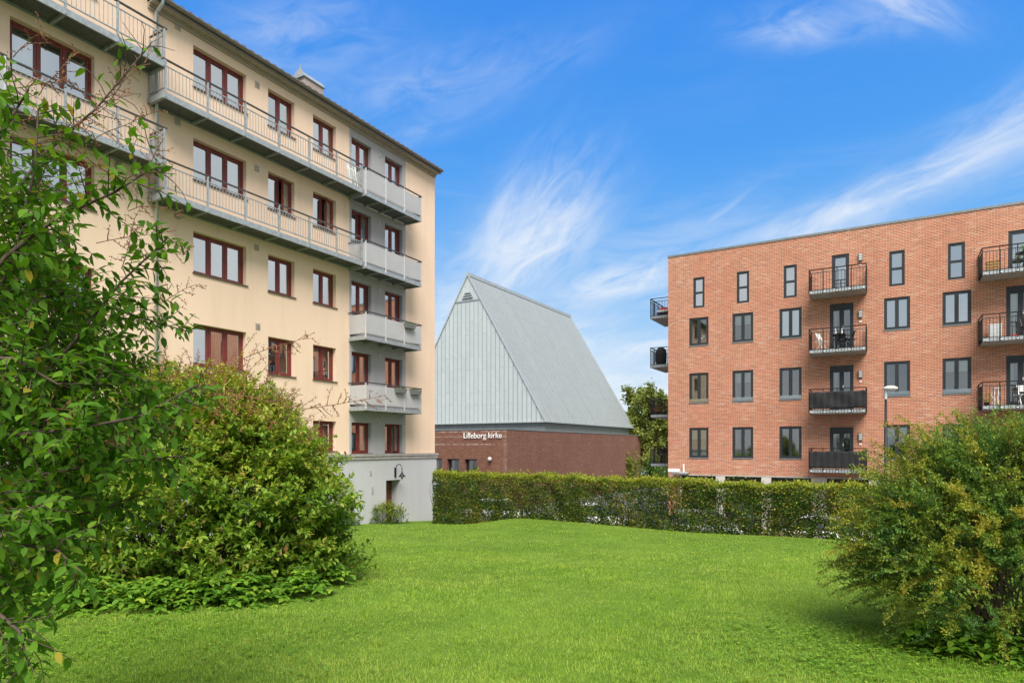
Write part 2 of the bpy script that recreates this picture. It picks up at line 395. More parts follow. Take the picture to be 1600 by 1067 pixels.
c_ = t.mix(t.ss(n1, .35, .7), (.085, .15, .016), (.14, .22, .028)); c_ = t.mix(t.ss(n2, .4, .75, 0., .6), c_, (.16, .26, .035)); c_ = t.mix(t.ss(n3, .35, .7, 0., .5), c_, (.05, .12, .01))
M['lawn'] = t.done(t.bsdf(c_, .95, 0, n3, .6, .03, .1))
lawn = np_mesh('lawn', V, np.stack([a, a + nu, a + nu + 1, a + 1], -1), 4, M['lawn'], smooth=True); tag(lawn, kind='structure')

# ================================================================ cream apartment building
DX, DY = .50890, .86083
def window(par, u0, u1, z0, z1, n, fm, gm, y=.10, horiz=False, curtain=None, openi=None, sill=None, fw=.062, sw=.052, cs=(.74, 1.), lab=None):
    """side-hung window: frame (the part) with panes, curtain, sill and an open sash as sub-parts"""
    fr = MB()
    fr.box(u0, u0 + fw, y, y + .09, z0, z1); fr.box(u1 - fw, u1, y, y + .09, z0, z1)
    fr.box(u0 + fw, u1 - fw, y, y + .09, z1 - fw, z1); fr.box(u0 + fw, u1 - fw, y, y + .09, z0, z0 + fw)
    cells = []
    iu0, iu1, iz0, iz1 = u0 + fw, u1 - fw, z0 + fw, z1 - fw
    for i in range(n):
        if horiz:
            h = (iz1 - iz0) / n; cells.append((iu0, iu1, iz0 + i * h, iz0 + (i + 1) * h))
            if i: fr.box(iu0, iu1, y + .004, y + .09, iz0 + i * h - .03, iz0 + i * h + .03)
        else:
            w = (iu1 - iu0) / n; cells.append((iu0 + i * w, iu0 + (i + 1) * w, iz0, iz1))
            if i: fr.box(iu0 + i * w - .022, iu0 + i * w + .022, y + .004, y + .09, iz0, iz1)
    def sash(mb, a, b, c, d, yy):
        mb.box(a + .006, a + sw, yy, yy + .06, c + .006, d - .006); mb.box(b - sw, b - .006, yy, yy + .06, c + .006, d - .006)
        mb.box(a + sw, b - sw, yy, yy + .06, d - sw, d - .006); mb.box(a + sw, b - sw, yy, yy + .06, c + .006, c + sw)
    gl = MB()
    for i, (a, b, c, d) in enumerate(cells):
        if not horiz:
            if i: a += .02
            if i < n - 1: b -= .02
        if openi is not None and i == openi[0]: continue
        sash(fr, a, b, c, d, y + .012); gl.quad((a + sw, y + .05, c + sw), (b - sw, y + .05, c + sw), (b - sw, y + .05, d - sw), (a + sw, y + .05, d - sw))
    w = fr.build('window', fm, par)
    gl.build('pane', gm, w)
    if openi is not None:
        a, b, c, d = cells[openi[0]]; hx = b if openi[1] > 0 else a
        Tm = Matrix.Translation((hx, y + .02, 0)) @ Matrix.Rotation(R(openi[1]), 4, 'Z') @ Matrix.Translation((-hx, -y - .02, 0))
        sm = MB(); sm.T = Tm; sash(sm, a, b, c, d, y + .0); sm.build('open_sash', fm, w)
        g2 = MB(); g2.T = Tm; g2.quad((a + sw, y + .03, c + sw), (b - sw, y + .03, c + sw), (b - sw, y + .03, d - sw), (a + sw, y + .03, d - sw)); g2.build('pane', gm, w)
    if curtain:
        cm = MB(); k = 26; ca = u0 + (u1 - u0) * cs[0]; cb_ = u0 + (u1 - u0) * cs[1]
        for i in range(k):
            pa, pb = ca + (cb_ - ca) * i / k, ca + (cb_ - ca) * (i + 1) / k
            ya, yb_ = y + .24 + .03 * math.sin(i * 1.7 + u0), y + .24 + .03 * math.sin((i + 1) * 1.7 + u0)
            cm.quad((pa, ya, z0), (pb, yb_, z0), (pb, yb_, z1), (pa, ya, z1))
        cm.build('curtain', curtain, w)
    if sill: MB().box(u0 - .03, u1 + .05, -.045, y, z0 - .03, z0 + .004).build('sill', sill, w)
    return w

def gallery(par, u0, u1, zb, o=.77, skip_end=False, left_end=True):
    """narrow steel gallery: floor (the part) with railing, posts, handrail, brackets"""
    fl = MB(); fl.box(u0, u1, -o + .05, -.02, zb + .07, zb + .11)
    f = fl.build('balcony', M['galvdark'], par)
    eb = MB(); eb.box(u0, u1, -o, -o + .05, zb, zb + .17); eb.box(u0, u1, -.02, -.004, zb + .01, zb + .12)
    if left_end: eb.box(u0 - .05, u0, -o, -.004, zb, zb + .17)
    if not skip_end: eb.box(u1, u1 + .05, -o, -.004, zb, zb + .17)
    eb.build('edge_beam', M['galv'], f)
    n = max(2, round((u1 - u0) / 1.22)); ht = zb + 1.06
    us = [u0 + (u1 - u0) * i / n for i in range(n + 1)]
    each('bracket', [(u - .03, u + .03, -o + .05, -.02, zb - .005, zb + .068) for u in us], M['galv'], f)
    us = [u0 + .02 + (u1 - u0 - .04) * i / n for i in range(n + 1)]
    each('post', [(u - .022, u + .022, -o - .012, -o + .04, zb + .03, ht) for u in us], M['galv'], f)
    rl = MB()
    rl.box(u0, u1, -o + .0, -o + .03, zb + .28, zb + .31); rl.box(u0, u1, -o + .0, -o + .03, ht - .17, ht - .145)
    nb = int((u1 - u0) / .105)
    for i in range(1, nb):
        u = u0 + (u1 - u0) * i / nb; rl.box(u - .006, u + .006, -o + .008, -o + .022, zb + .31, ht - .17)
    ends = ([u0] if left_end else []) + ([] if skip_end else [u1])
    for u in ends:
        rl.box(u - .015, u + .015, -o, -.02, zb + .28, zb + .31); rl.box(u - .015, u + .015, -o, -.02, ht - .17, ht - .145)
        for i in range(1, 6): yy = -o + o * i / 6; rl.box(u - .006, u + .006, yy - .007, yy + .007, zb + .31, ht - .17)
        rl.box(u - .02, u + .02, -.05, -.01, zb + .1, ht - .1)
    rl.build('railing', M['galv'], f)
    hr = MB(); hr.box(u0 - .06, u1 + (0 if skip_end else .06), -o - .015, -o + .045, ht, ht + .035)
    for u in ends: hr.box(u - .022, u + .022, -o + .045, -.02, ht - .02, ht + .015)
    hr.build('handrail', M['handrail'], f)
    return f

def panel_balcony(par, u0, u1, zb, o=.9, right_end=True):
    fl = MB().box(u0 + .05, u1 - .05, -o + .05, -.02, zb + .07, zb + .11); f = fl.build('balcony', M['galvdark'], par)
    eb = MB(); eb.box(u0, u1, -o, -o + .05, zb, zb + .16); eb.box(u0, u0 + .05, -o + .05, -.004, zb, zb + .16); eb.box(u1 - .05, u1, -o + .05, -.004, zb, zb + .16)
    for k in range(1, 4): u = u0 + (u1 - u0) * k / 4; eb.box(u - .03, u + .03, -o + .05, -.02, zb - .004, zb + .066)
    eb.box(u0 + .05, u1 - .05, -o + .055, -o + .075, zb + .16, zb + .22)
    eb.build('edge_beam', M['galv'], f)
    n = 3; ht = zb + 1.06
    bw = (u1 - u0) / n
    for k in range(n): MB().box(u0 + k * bw + .03, u0 + (k + 1) * bw - .03, -o - .004, -o + .014, zb + .25, ht - .085).build('panel', M['panel'], f)
    MB().box(u0 - .004, u0 + .014, -o + .05, -.05, zb + .25, ht - .085).build('panel', M['panel'], f)
    MB().box(u1 - .014, u1 + .004, -o + .05, -.05, zb + .25, ht - .085).build('panel', M['panel'], f)
    each('post', [(max(u0 + k * bw - .03, u0 - .008), min(u0 + k * bw + .03, u1 + .008), -o - .012, -o + .04, zb + .05, ht) for k in range(n + 1)] + [(u - .024, u + .024, -.05, -.006, zb + .1, ht) for u in (u0 + .02, u1 - .02)], M['alu'], f)
    hr = MB(); hr.box(u0 - .03, u1 + .03, -o - .015, -o + .045, ht, ht + .035)
    for u in (u0, u1): hr.box(u - .025, u + .025, -o + .045, -.01, ht, ht + .035)
    hr.build('handrail', M['handrail'], f)
    return f

CB = empty('apartment_building', (-3.567, 29.376, 0), math.atan2(DY, DX), label='cream plastered five storey apartment block with red framed windows and steel galleries', cat='building')
HT = [16.61, 13.81, 11.01, 8.23, 5.46]; HB = [15.36, 12.56, 9.75, 6.96, 4.24]
COLS = {'A': (-11.87, -10.03, 3), 'B': (-9.18, -8.07, 2), 'C': (-7.23, -6.11, 2)}
GC = {'D': (-5.30, -4.20, 2), 'E': (-3.38, -2.28, 2)}
LC = [(-16.52, -14.64, 3), (-20.6, -19.4, 2), (-24.4, -22.5, 3), (-28, -26.8, 2)]
opsC = [(c[0], c[1], HB[i], HT[i], k) for k, c in COLS.items() for i in range(4)]
opsC += [(c[0], c[1], HB[4] + .1, HT[4], k) for k, c in COLS.items()]
opsL = [(c[0], c[1], HB[i] + .97, HT[i] + .97, 'L') for c in LC for i in range(4)]
opsG = [(c[0], c[1], HB[i], HT[i], k) for k, c in GC.items() for i in range(5)]
OFFL = -13.25
w = MB(); wall(w, OFFL, -5.42, 4.22, 17.02, opsC); wall(w, -2.07, 0, 4.22, 17.02, [])
wall(w, -48, OFFL, 4.22, 18.0, opsL)
w.quad((0, 0, 4.22), (0, 11, 4.22), (0, 11, 17.02), (0, 0, 17.02)); w.quad((0, 11, 0), (-48, 11, 0), (-48, 11, 17.02), (0, 11, 17.02)); w.quad((-48, 11, 0), (-48, 0, 0), (-48, 0, 18.0), (-48, 11, 18.0))
w.quad((OFFL, 0, 17.02), (OFFL, 11, 17.02), (OFFL, 11, 18.0), (OFFL, 0, 18.0))
w.build('wall', M['cream'], CB)
w = MB(); wall(w, -5.42, -2.07, 4.22, 17.02, opsG); w.build('grey_wall', M['grey'], CB)
# plinth storey with the cellar door opening; stands 5 cm proud
w = MB(); w.T = Matrix.Translation((0, -.05, 0)); wall(w, -48, .06, -.1, 4.0, [(-3.37, -2.47, .9, 3.1)], .66)
w.quad((.06, 0, -.1), (.06, 11, -.1), (.06, 11, 4.0), (.06, 0, 4.0)); w.build('plinth_wall', M['base'], CB)
MB().box(-48, .09, -.10, .02, 4.0, 4.12).box(-48, .12, -.13, .02, 4.12, 4.215).build('cornice', M['ledge'], CB)
MB().quad((-47.9, 1.6, 0), (-.1, 1.6, 0), (-.1, 1.6, 17), (-47.9, 1.6, 17)).build('room_partition', M['room'], CB)
# cellar door and lamp
d = MB().box(-3.36, -2.48, .46, .51, .9, 3.09); d.box(-3.36, -3.27, .43, .46, .9, 3.09).box(-2.57, -2.48, .43, .46, .9, 3.09).box(-3.27, -2.57, .43, .46, 3.0, 3.09)
dd = d.build('door', M['brownwood'], CB); MB().box(-2.72, -2.62, .40, .46, 1.95, 1.99).build('handle', M['alu'], dd)
lp = MB().box(-2.86, -2.78, -.10, -.05, 3.22, 3.62)
lp.tube([(-2.82, -.1, 3.55)] + [(-2.82, -.1 - .17 * (1 - math.cos(t_)), 3.55 + .22 * math.sin(t_)) for t_ in [i * math.pi / 8 for i in range(1, 9)]] + [(-2.82, -.44, 3.42)], .016, 8)
lo = lp.build('wall_lamp', M['black'], CB); MB().lathe([(.02, .20), (.035, .16), (.06, .10), (.15, .0), (.15, -.015), (.02, -.01)], (-2.82, -.44, 3.26)).build('lamp_shade', M['black'], lo, True)
MB().lathe([(.01, 0), (.05, -.02), (.06, -.07), (.03, -.12), (.005, -.13)], (-2.82, -.44, 3.26), 12).build('bulb_cover', M['lens'], lo, True)
# vents
def grille(u, z, s=.17, h=.2, y=0., mat='vent'):
    v = MB().box(u - s / 2, u + s / 2, y - .02, y - .002, z - h / 2, z + h / 2)
    for k in range(5): v.box(u - s / 2 + .02, u + s / 2 - .02, y - .03, y - .02, z - h / 2 + .025 + k * (h - .05) / 5, z - h / 2 + .035 + k * (h - .05) / 5)
    v.build('vent', M[mat], CB)
for u, z in [(-12.36, 16.87), (-12.37, 14.06), (-12.36, 11.3), (-14.04, 14.95), (-14.05, 12.16), (-9.62, 16.5), (-9.63, 13.72), (-9.64, 11.1), (-9.6, 8.5)]: grille(u, z, .17, .2)
for z in (16.5, 13.7, 10.95, 8.25, 5.5): grille(-3.72, z, .1, .17, 0., 'base')
grille(-4.3, 3.45, .09, .2, -.05, 'grey'); grille(-4.2, 2.75, .09, .3, -.05, 'grey')
# windows
OPEN = {('B', 1): (1, 22), ('C', 1): (1, 24), ('D', 1): (1, 14), ('E', 4): (1, 20)}
for nm, cc in list(COLS.items()) + list(GC.items()):
    for i in range(5):
        if nm in 'ABC' and i == 4: zb = HB[4] + .1
        else: zb = HB[i]
        cur = M['curtain'] if random.random() < .8 else None
        window(CB, cc[0], cc[1], zb, HT[i], cc[2], M['redframe'], M['glass'], .17, curtain=cur, openi=OPEN.get((nm, i)), sill=M['sill'], cs=(.80, 1.) if i < 3 else (random.choice([.55, .72]), 1.))
for j, cc in enumerate(LC):
    for i in range(4): window(CB, cc[0], cc[1], HB[i] + .97, HT[i] + .97, cc[2], M['redframe'], M['glass'], .17, curtain=M['wcurtain'], sill=M['sill'], cs=(.0, .35) if i % 2 else (.7, 1.))
# balconies
for zb in (14.17, 11.40): gallery(CB, -13.2, -5.5, zb, skip_end=True)
for zb in (15.02, 12.26): gallery(CB, -16.92, -13.2, zb, left_end=False)
for i, zb in enumerate((14.08, 11.31, 8.60, 5.89)): panel_balcony(CB, -5.46, -2.10, zb)
for zb in (15.0, 12.24): panel_balcony(CB, -20.3, -16.95, zb)
# eaves, gutter, tiles, downpipe, chimney
def eaves(u0, u1, z):
    MB().box(u0, u1, -.33, -.0, z, z + .03).build('soffit', M['soffit'], CB)
    MB().box(u0, u1, -.055, -.004, z - .13, z - .003).box(u0, u1, -.10, -.058, z - .06, z - .003).build('moulding', M['soffit'], CB)
    MB().box(u0, u1, -.355, -.332, z - .03, z + .11).build('fascia', M['gutter'], CB)
    g = MB(); n = 8
    pr = [(-.36 - .065 + .065 * math.cos(math.pi * k / n), z + .115 - .075 * math.sin(math.pi * k / n)) for k in range(n + 1)]
    for (ya, za), (yb_, zb_) in zip(pr, pr[1:]): g.quad((u0, ya, za), (u0, yb_, zb_), (u1 + .015, yb_, zb_), (u1 + .015, ya, za))
    g.add([(u1 + .015, a_, b_) for a_, b_ in pr], [tuple(range(n + 1))]); g.box(u0, u1 + .015, -.50, -.488, z + .10, z + .125); g.build('gutter', M['gutter'], CB)
    rf = MB(); k = int((u1 - u0) / .30) + 1; tw = (u1 + .05 - u0) / k; sl_ = math.tan(R(19)); s_ = 4
    for i in range(k):
        for j in range(s_):
            ua, ub = u0 + (i + j / s_) * tw, u0 + (i + (j + 1) / s_) * tw
            ha, hb = .045 * abs(math.sin(math.pi * j / s_)), .045 * abs(math.sin(math.pi * (j + 1) / s_))
            za = z + .15
            rf.quad((ua, -.45, za + ha), (ub, -.45, za + hb), (ub, 5.5, za + hb + 6.1 * sl_), (ua, 5.5, za + ha + 6.1 * sl_))
            rf.quad((ua, -.45, za - .03), (ub, -.45, za - .03), (ub, -.45, za + hb), (ua, -.45, za + ha))
    ue = u0 + k * tw
    rf.quad((u0, -.42, z + .11), (ue, -.42, z + .11), (ue, 11.5, z + .18), (u0, 11.5, z + .18))
    rf.quad((ue, 11.6, z + .12), (u0, 11.6, z + .12), (u0, 5.5, z + .12 + 6.1 * sl_), (ue, 5.5, z + .12 + 6.1 * sl_))
    rf.quad((ue - .004, -.42, z + .11), (ue - .004, 11.6, z + .11), (ue - .004, 5.5, z + .12 + 6.1 * sl_))
    return rf.build('roof', M['tile'], CB)
eaves(OFFL, 0, 17.03); eaves(-48, OFFL - .02, 18.0)
MB().tube([(-13.05, -.425, 17.2), (-13.05, -.40, 17.0), (-13.05, -.2, 16.9), (-13.05, -.11, 16.85), (-13.05, -.11, .8)], .048, 10).build('downpipe', M['pipe'], CB, True)
each('pipe_bracket', [(-13.11, -12.99, -.17, 0, z, z + .03) for z in (16.3, 14.4, 13.35, 11.9, 10.4, 8.8, 7.2)], M['pipe'], CB)
def chimney(u, y, z0, z1):
    c = MB().box(u - .50, u + .50, y - .3, y + .3, z0, z1).build('chimney', plain('chimney render', (.36, .30, .27), .85, 0, .15, 5), CB)
    k = MB(); n = 8
    prf = [(y - .36 + .72 * i / n, z1 + .02 + .34 * math.sin(math.pi * i / n)) for i in range(n + 1)]
    for (ya, za), (yb_, zb_) in zip(prf, prf[1:]): k.quad((u - .58, ya, za), (u + .58, ya, za), (u + .58, yb_, zb_), (u - .58, yb_, zb_))
    for uu in (u - .58, u + .58): k.add([(uu, a_, b_) for a_, b_ in prf], [tuple(range(n + 1))])
    k.box(u - .54, u + .54, y - .33, y + .33, z1 - .01, z1 + .018); k.build('cowl', M['galv'], c)
    p = MB(); p.quad((u - .58, y - .02, z1 + .33), (u - .30, y - .02, z1 + .33), (u - .46, y - .02, z1 + .62)); p.tube([(u - .44, y, z1 + .3), (u - .44, y, z1 + .6)], .03); p.build('flue', M['galv'], c)
chimney(-4.75, 3.0, 17.9, 19.75)
# white folded garden chair leaning on the top gallery
o = empty('folded_chair', (-3.567 - DX * 5.78 + DY * .55, 29.376 - DY * 5.78 - DX * .55, 14.281), math.atan2(DY, DX), label='white folded garden chair leaning at the end of the upper steel gallery', cat='chair')
for s_ in (-.17, .17): MB().bar((s_, -.10, 0), (s_ + .05, .12, .92), .03).build('leg', M['white'], o); MB().bar((s_ * .8, -.02, .02), (s_ * .8 - .08, .10, .88), .03).build('leg', M['white'], o)
k_ = MB()
for i in range(4): k_.bar((-.16, .02 + i * .02, .42 + i * .11), (.18, .02 + i * .02, .42 + i * .11), .02, .07)
k_.build('slat', M['white'], o)
# window boxes hooked on the panel balconies: things of their own
def flower_box(u, zt, lab):
    p = Vector((-3.567, 29.376, 0)) + Vector((DX, DY, 0)) * u + Vector((DY, -DX, 0)) * .98
    o = empty('flower_box', (p.x, p.y, zt), math.atan2(DY, DX), label=lab, cat='flower box', group='flower boxes hung on the cream building balconies')
    b = MB(); b.add([(-.26, -.08, -.17), (.26, -.08, -.17), (.26, .06, -.17), (-.26, .06, -.17), (-.30, -.11, .02), (.30, -.11, .02), (.30, .07, .02), (-.30, .07, .02)],
                  [(0, 3, 2, 1), (0, 1, 5, 4), (1, 2, 6, 5), (2, 3, 7, 6), (3, 0, 4, 7), (4, 5, 6, 7)]); b.build('box', M['greyplastic'], o)
    n = 40; pos = np.stack([rng.uniform(-.27, .27, n), rng.uniform(-.09, .05, n), np.full(n, .02)], -1); dr = np.stack([rng.normal(0, .5, n), rng.normal(0, .5, n), np.ones(n)], -1)
    leaves('plants', pos, dr, rnd3(n), rng.uniform(.05, .1, n), .03 * np.ones(n), rng.random(n), M['lf_mid'], o)

# ---------------------------------------------------------------- leaf materials
M['lf_mid'] = leafmat('mid green leaf', [(0, (.028, .075, .012)), (.45, (.055, .135, .018)), (.8, (.12, .20, .025)), (1, (.23, .26, .04))])
M['lf_fore'] = leafmat('lilac leaf', [(0, (.04, .11, .010)), (.5, (.085, .20, .016)), (.9, (.16, .28, .024)), (1, (.30, .26, .03))], .62, .40, None, .14)
M['lf_bush'] = leafmat('yellowing bush leaf', [(0, (.075, .165, .018)), (.35, (.14, .26, .026)), (.65, (.25, .36, .04)), (.86, (.39, .42, .06)), (.94, (.36, .22, .07)), (1, (.28, .12, .055))], .5, .38, None, .25)
M['lf_barb'] = leafmat('barberry leaf', [(0, (.05, .14, .045)), (.35, (.095, .21, .042)), (.55, (.19, .28, .034)), (.82, (.31, .31, .036)), (1, (.34, .25, .045))], .5, .32, None, .25)
M['lf_hedge'] = leafmat('hedge leaf', [(0, (.035, .075, .014)), (.45, (.075, .14, .02)), (.72, (.17, .24, .026)), (.9, (.42, .43, .045)), (1, (.24, .12, .05))], .5, .35, None, .25)
M['lf_cover'] = leafmat('ground cover leaf', [(0, (.07, .18, .018)), (.6, (.15, .30, .026)), (1, (.32, .42, .045))], .5, .35, None, .25)
M['lf_tree'] = leafmat('tree leaf', [(0, (.11, .16, .035)), (.6, (.22, .26, .055)), (1, (.38, .35, .09))], .5, .35, None, .25)
M['grass'] = leafmat('grass blade', [(0, (.16, .29, .026)), (.5, (.25, .41, .042)), (.88, (.325, .47, .062)), (1, (.48, .47, .18))], .6, .3, (.38, (.35, .44, .08), (.095, .235, .018), .75), .2)
flower_box(-2.98, 9.56, 'grey flower box on the upper railing, alone on its balcony')
flower_box(-3.55, 6.85, 'grey flower box on the lower railing, nearer the middle of it')
flower_box(-2.60, 6.85, 'grey flower box on the lower railing, nearer its right end')

# ================================================================ brick apartment building
RB = empty('brick_building', (8.209, 33.407, 0), math.atan2(-DX, DY), label='orange brick apartment block with flat roof, dark window frames and black balconies', cat='building')
BW = [(1.10, 2.08), (3.25, 4.24), (5.44, 6.42), (9.79, 10.78), (11.96, 12.97)]
NW = [(1.31, 1.88), (3.46, 4.05), (5.63, 6.21), (9.99, 10.58), (12.15, 12.75)]
BW2 = BW + [(17.6, 18.6), (20.0, 21.0)]; NW2 = NW + [(17.8, 18.4), (20.2, 20.8)]
TOPS = [(13.19, 11.63), (11.13, 9.71), (8.29, 6.77), (5.48, 3.95)]
FLO = [11.40, 8.72, 6.00, 3.33]                       # undersides of the balcony slabs
ops = [(a, b, TOPS[0][1], TOPS[0][0]) for a, b in NW2]
for k in (1, 2, 3): ops += [(a, b, TOPS[k][1], TOPS[k][0]) for a, b in BW2]
DR = [(7.70, 8.41, 7.62, 8.59), (14.21, 14.92, 14.14, 15.11)]
DTOP = [13.37, 11.10, 8.25, 5.41]
for a4, b4, a, b in DR:
    ops.append((a4, b4, FLO[0] + .22, DTOP[0]))
    for k in (1, 2, 3): ops.append((a, b, FLO[k] + .22, DTOP[k]))
SH = [(.72, 2.45), (2.90, 4.62), (5.07, 6.82), (7.50, 9.2), (9.7, 11.4), (11.9, 13.6), (14.1, 15.8)]
ZS = 3.02
ops += [(a, b, .5, ZS) for a, b in SH]
w = MB(); wall(w, 0, 23, -.1, 14.42, ops, .13)
w.quad((0, 0, -.1), (0, 0, 14.42), (0, 13, 14.42), (0, 13, -.1)); w.quad((0, 13, 0), (0, 13, 14.42), (23, 13, 14.42), (23, 13, 0)); w.quad((23, 0, 0), (23, 13, 0), (23, 13, 14.42), (23, 0, 14.42))
w.build('wall', M['brick'], RB)
MB().box(-.03, 23.03, -.03, .30, 14.42, 14.52).box(-.03, .30, .30, 13.03, 14.42, 14.52).box(22.7, 23.03, .3, 13.03, 14.42, 14.52).build('coping', M['coping'], RB)
MB().box(.05, 22.95, .05, 12.95, 14.2, 14.3).build('roof', M['galvdark'], RB)
MB().quad((.05, 1.9, 0), (22.9, 1.9, 0), (22.9, 1.9, 14.2), (.05, 1.9, 14.2)).build('room_partition', M['room'], RB)
for a, b in NW2: window(RB, a, b, TOPS[0][1], TOPS[0][0], 2, M['anthra'], M['glass'], .03, True, M['wcurtain'] if random.random() < .7 else None, fw=.06, sw=.05, cs=(0, 1))
for k in (1, 2, 3):
    for j, (a, b) in enumerate(BW2):
        up = (k == 1 and j >= 2)
        w_ = window(RB, a, b, TOPS[k][1], TOPS[k][0], 2, M['anthra'], M['glass'] if up else M['glassd'], .03, curtain=M['wcurtain'] if up else (M['curtain'] if random.random() < .75 else None), fw=.065, sw=.055,
                    cs=(0, 1) if up else random.choice([(0, .22), (.8, 1), (0, .16), (.55, 1)]))
        if not up and random.random() < .35: MB().box(a + .07, b - .07, .16, .17, TOPS[k][0] - random.uniform(.45, .8), TOPS[k][0] - .07).build('blind', M['wcurtain'], w_)
        MB().box(a - .015, b + .015, -.025, .03, TOPS[k][1] - .045, TOPS[k][1] + .003).build('sill', M['coping'], w_)
        if k == 2: MB().box(a + .01, b - .01, -.012, -.002, TOPS[k][1] + .02, TOPS[k][1] + .19).build('guard_glass', M['glassd'], w_)
for j, (a, b) in enumerate(SH):
    window(RB, a, b, .5, ZS, 4, M['anthra'], M['glassd'], .06, fw=.05, sw=.035)
for a, b in zip([0.62] + [s[1] for s in SH], [s[0] for s in SH]):
    MB().box(a + .003, b - .003, -.03, .10, 0, ZS + .003).build('pillar', M['pillar'], RB)
MB().box(.62, 15.8, -.035, .02, ZS + .006, ZS + .07).build('lintel', M['concrete'], RB)
bs = MB(); bs.add([(2.0 + .14 * math.cos(t_), .072, 2.76 + .16 * math.sin(t_)) for t_ in np.linspace(0, 2 * math.pi, 20, False)], [tuple(range(20))]); bs.build('round_sticker', M['blue'], RB)
for ui, (a4, b4, a, b) in enumerate(DR):
    for k in range(4):
        x0, x1 = (a4, b4) if k == 0 else (a, b); zb = FLO[k] + .22
        n = 1 if k == 0 else 2
        d_ = window(RB, x0, x1, zb, DTOP[k] - (.16 if k else 0.), n, M['anthra'], M['glassd'] if k else M['glass'], .03, curtain=M['wcurtain'] if k == 0 or ui else M['curtain'], fw=.07, sw=.075, cs=(0, 1) if (k == 0 or (ui and k == 1)) else (0, .3))
        d_.name = 'door'
        if k: MB().box(x0, x1, .025, .12, DTOP[k] - .157, DTOP[k] - .003).build('transom', M['anthra'], d_)
        hx = x1 - .17 if k == 0 else (x0 + x1) / 2 + .05
        MB().box(hx, hx + .03, -.03, .03, zb + .98, zb + 1.12).build('handle', M['alu'], d_)
def steel_balcony(par, x0, x1, zb, o=1.2, screen=False, T=None):
    """slab (the part), railing, corner posts; T turns it onto another wall"""
    def mk(mb): mb.T = T; return mb
    s_ = mk(MB()).box(x0 + .03, x1 - .03, -o + .04, -.005, zb, zb + .14).build('balcony', M['concrete'], par)
    mk(MB()).box(x0, x1, -o, -o + .037, zb + .02, zb + .16).box(x0, x0 + .027, -o + .04, -.005, zb + .02, zb + .16).box(x1 - .027, x1, -o + .04, -.005, zb + .02, zb + .16).build('edge_plate', M['galv'], s_)
    r_ = mk(MB()); ht = zb + 1.12; rl = ht - .16
    for y0, y1, xa, xb in ((-o - .02, -o + .02, x0 - .02, x1 + .02),):
        r_.box(xa, xb, y0 - .01, y1 + .01, ht - .035, ht); r_.box(xa, xb, y0 + .008, y1 - .008, rl - .025, rl); r_.box(xa, xb, y0 + .008, y1 - .008, zb + .17, zb + .195)
    for x in (x0, x1):
        r_.box(x - .02, x + .02, -o + .022, -.01, ht - .035, ht); r_.box(x - .012, x + .012, -o + .022, -.01, rl - .025, rl); r_.box(x - .012, x + .012, -o + .022, -.01, zb + .17, zb + .195)
        k = 15
        for i in range(1, k): yy = -o + o * i / k; r_.box(x - .008, x + .008, yy - .008, yy + .008, zb + .0, rl - .025)
    n = int((x1 - x0) / .115)
    for i in range(n + 1): x = x0 + (x1 - x0) * i / n; r_.box(x - .007, x + .007, -o - .008, -o + .006, zb + .0, rl - .025)
    r_.build('railing', M['black'], s_)
    each('post', [(x - .016, x + .016, -o - .016, -o + .016, zb + .03, ht - .036) for x in [x0 + (x1 - x0) * i / 4 for i in range(5)]] + [(x - .016, x + .016, -.05, -.015, zb + .1, ht - .036) for x in (x0, x1)], M['black'], s_, T)
    each('bolt', [(x - .025, x + .025, -o - .03, -o - .001, zb + .05, zb + .09) for x in [x0 + .1 + (x1 - x0 - .2) * i / 4 for i in range(5)]], M['white'], s_, T)
    return s_
for x0, kk in ((6.86, (0, 1, 2, 3)), (13.22, (0, 1, 2))):
    for k in kk: steel_balcony(RB, x0, x0 + 2.26, FLO[k])
TS = Matrix.Translation((0, 0, 0)) @ Matrix.Rotation(R(-90), 4, 'Z')       # outward -y becomes outward -x
for k in range(4): steel_balcony(RB, -3.6, -1.0, FLO[k] + .10, 1.28, T=TS)
# wall lamps beside the doors
for x in (8.87, 15.3):
    for k, z in enumerate((13.10, 10.52, 7.80, 4.95)):
        l_ = MB().box(x - .085, x + .085, -.09, -.002, z - .17, z + .17).build('wall_lamp', M['greyplastic'], RB)
        g_ = MB()
        for q_ in range(3): g_.box(x - .06, x + .06, -.115, -.091, z - .13 + q_ * .095, z - .06 + q_ * .095)
        g_.build('diffuser', M['lens'], l_); MB().box(x - .05, x + .05, -.03, -.002, z - .36, z - .29).build('bell_plate', M['white'], RB)
# street name plate, canopy with gantry, parking plate at the corner
MB().box(.01, .63, -.03, -.004, 3.19, 3.36).build('street_sign', M['white'], RB)
tx = MB()
for i in range(9): tx.box(.07 + i * .055, .07 + i * .055 + .035, -.034, -.0305, 3.255, 3.30)
cp = MB().box(.30, 1.12, -.55, -.06, 3.09, 3.15).build('canopy', M['coping'], RB)
MB().tube([(.9, -.3, 3.15), (.9, -.3, 3.62)], .035, 8).build('vent_pipe', M['white'], cp); MB().box(.7, 1.1, -.45, -.15, 3.155, 3.22).tube([(.72, -.3, 3.2), (.66, -.3, 3.36)], .02).build('pipe_base', M['alu'], cp)
MB().box(.06, .40, -.04, -.004, 2.58, 2.88).build('parking_sign', M['greyplastic'], RB)
ps_ = MB(); ps_.box(.19, .215, -.045, -.041, 2.63, 2.80).box(.215, .275, -.045, -.041, 2.775, 2.80).box(.215, .275, -.045, -.041, 2.71, 2.735).box(.262, .287, -.045, -.041, 2.735, 2.775); ps_.build('plate_symbol', M['white'], RB)

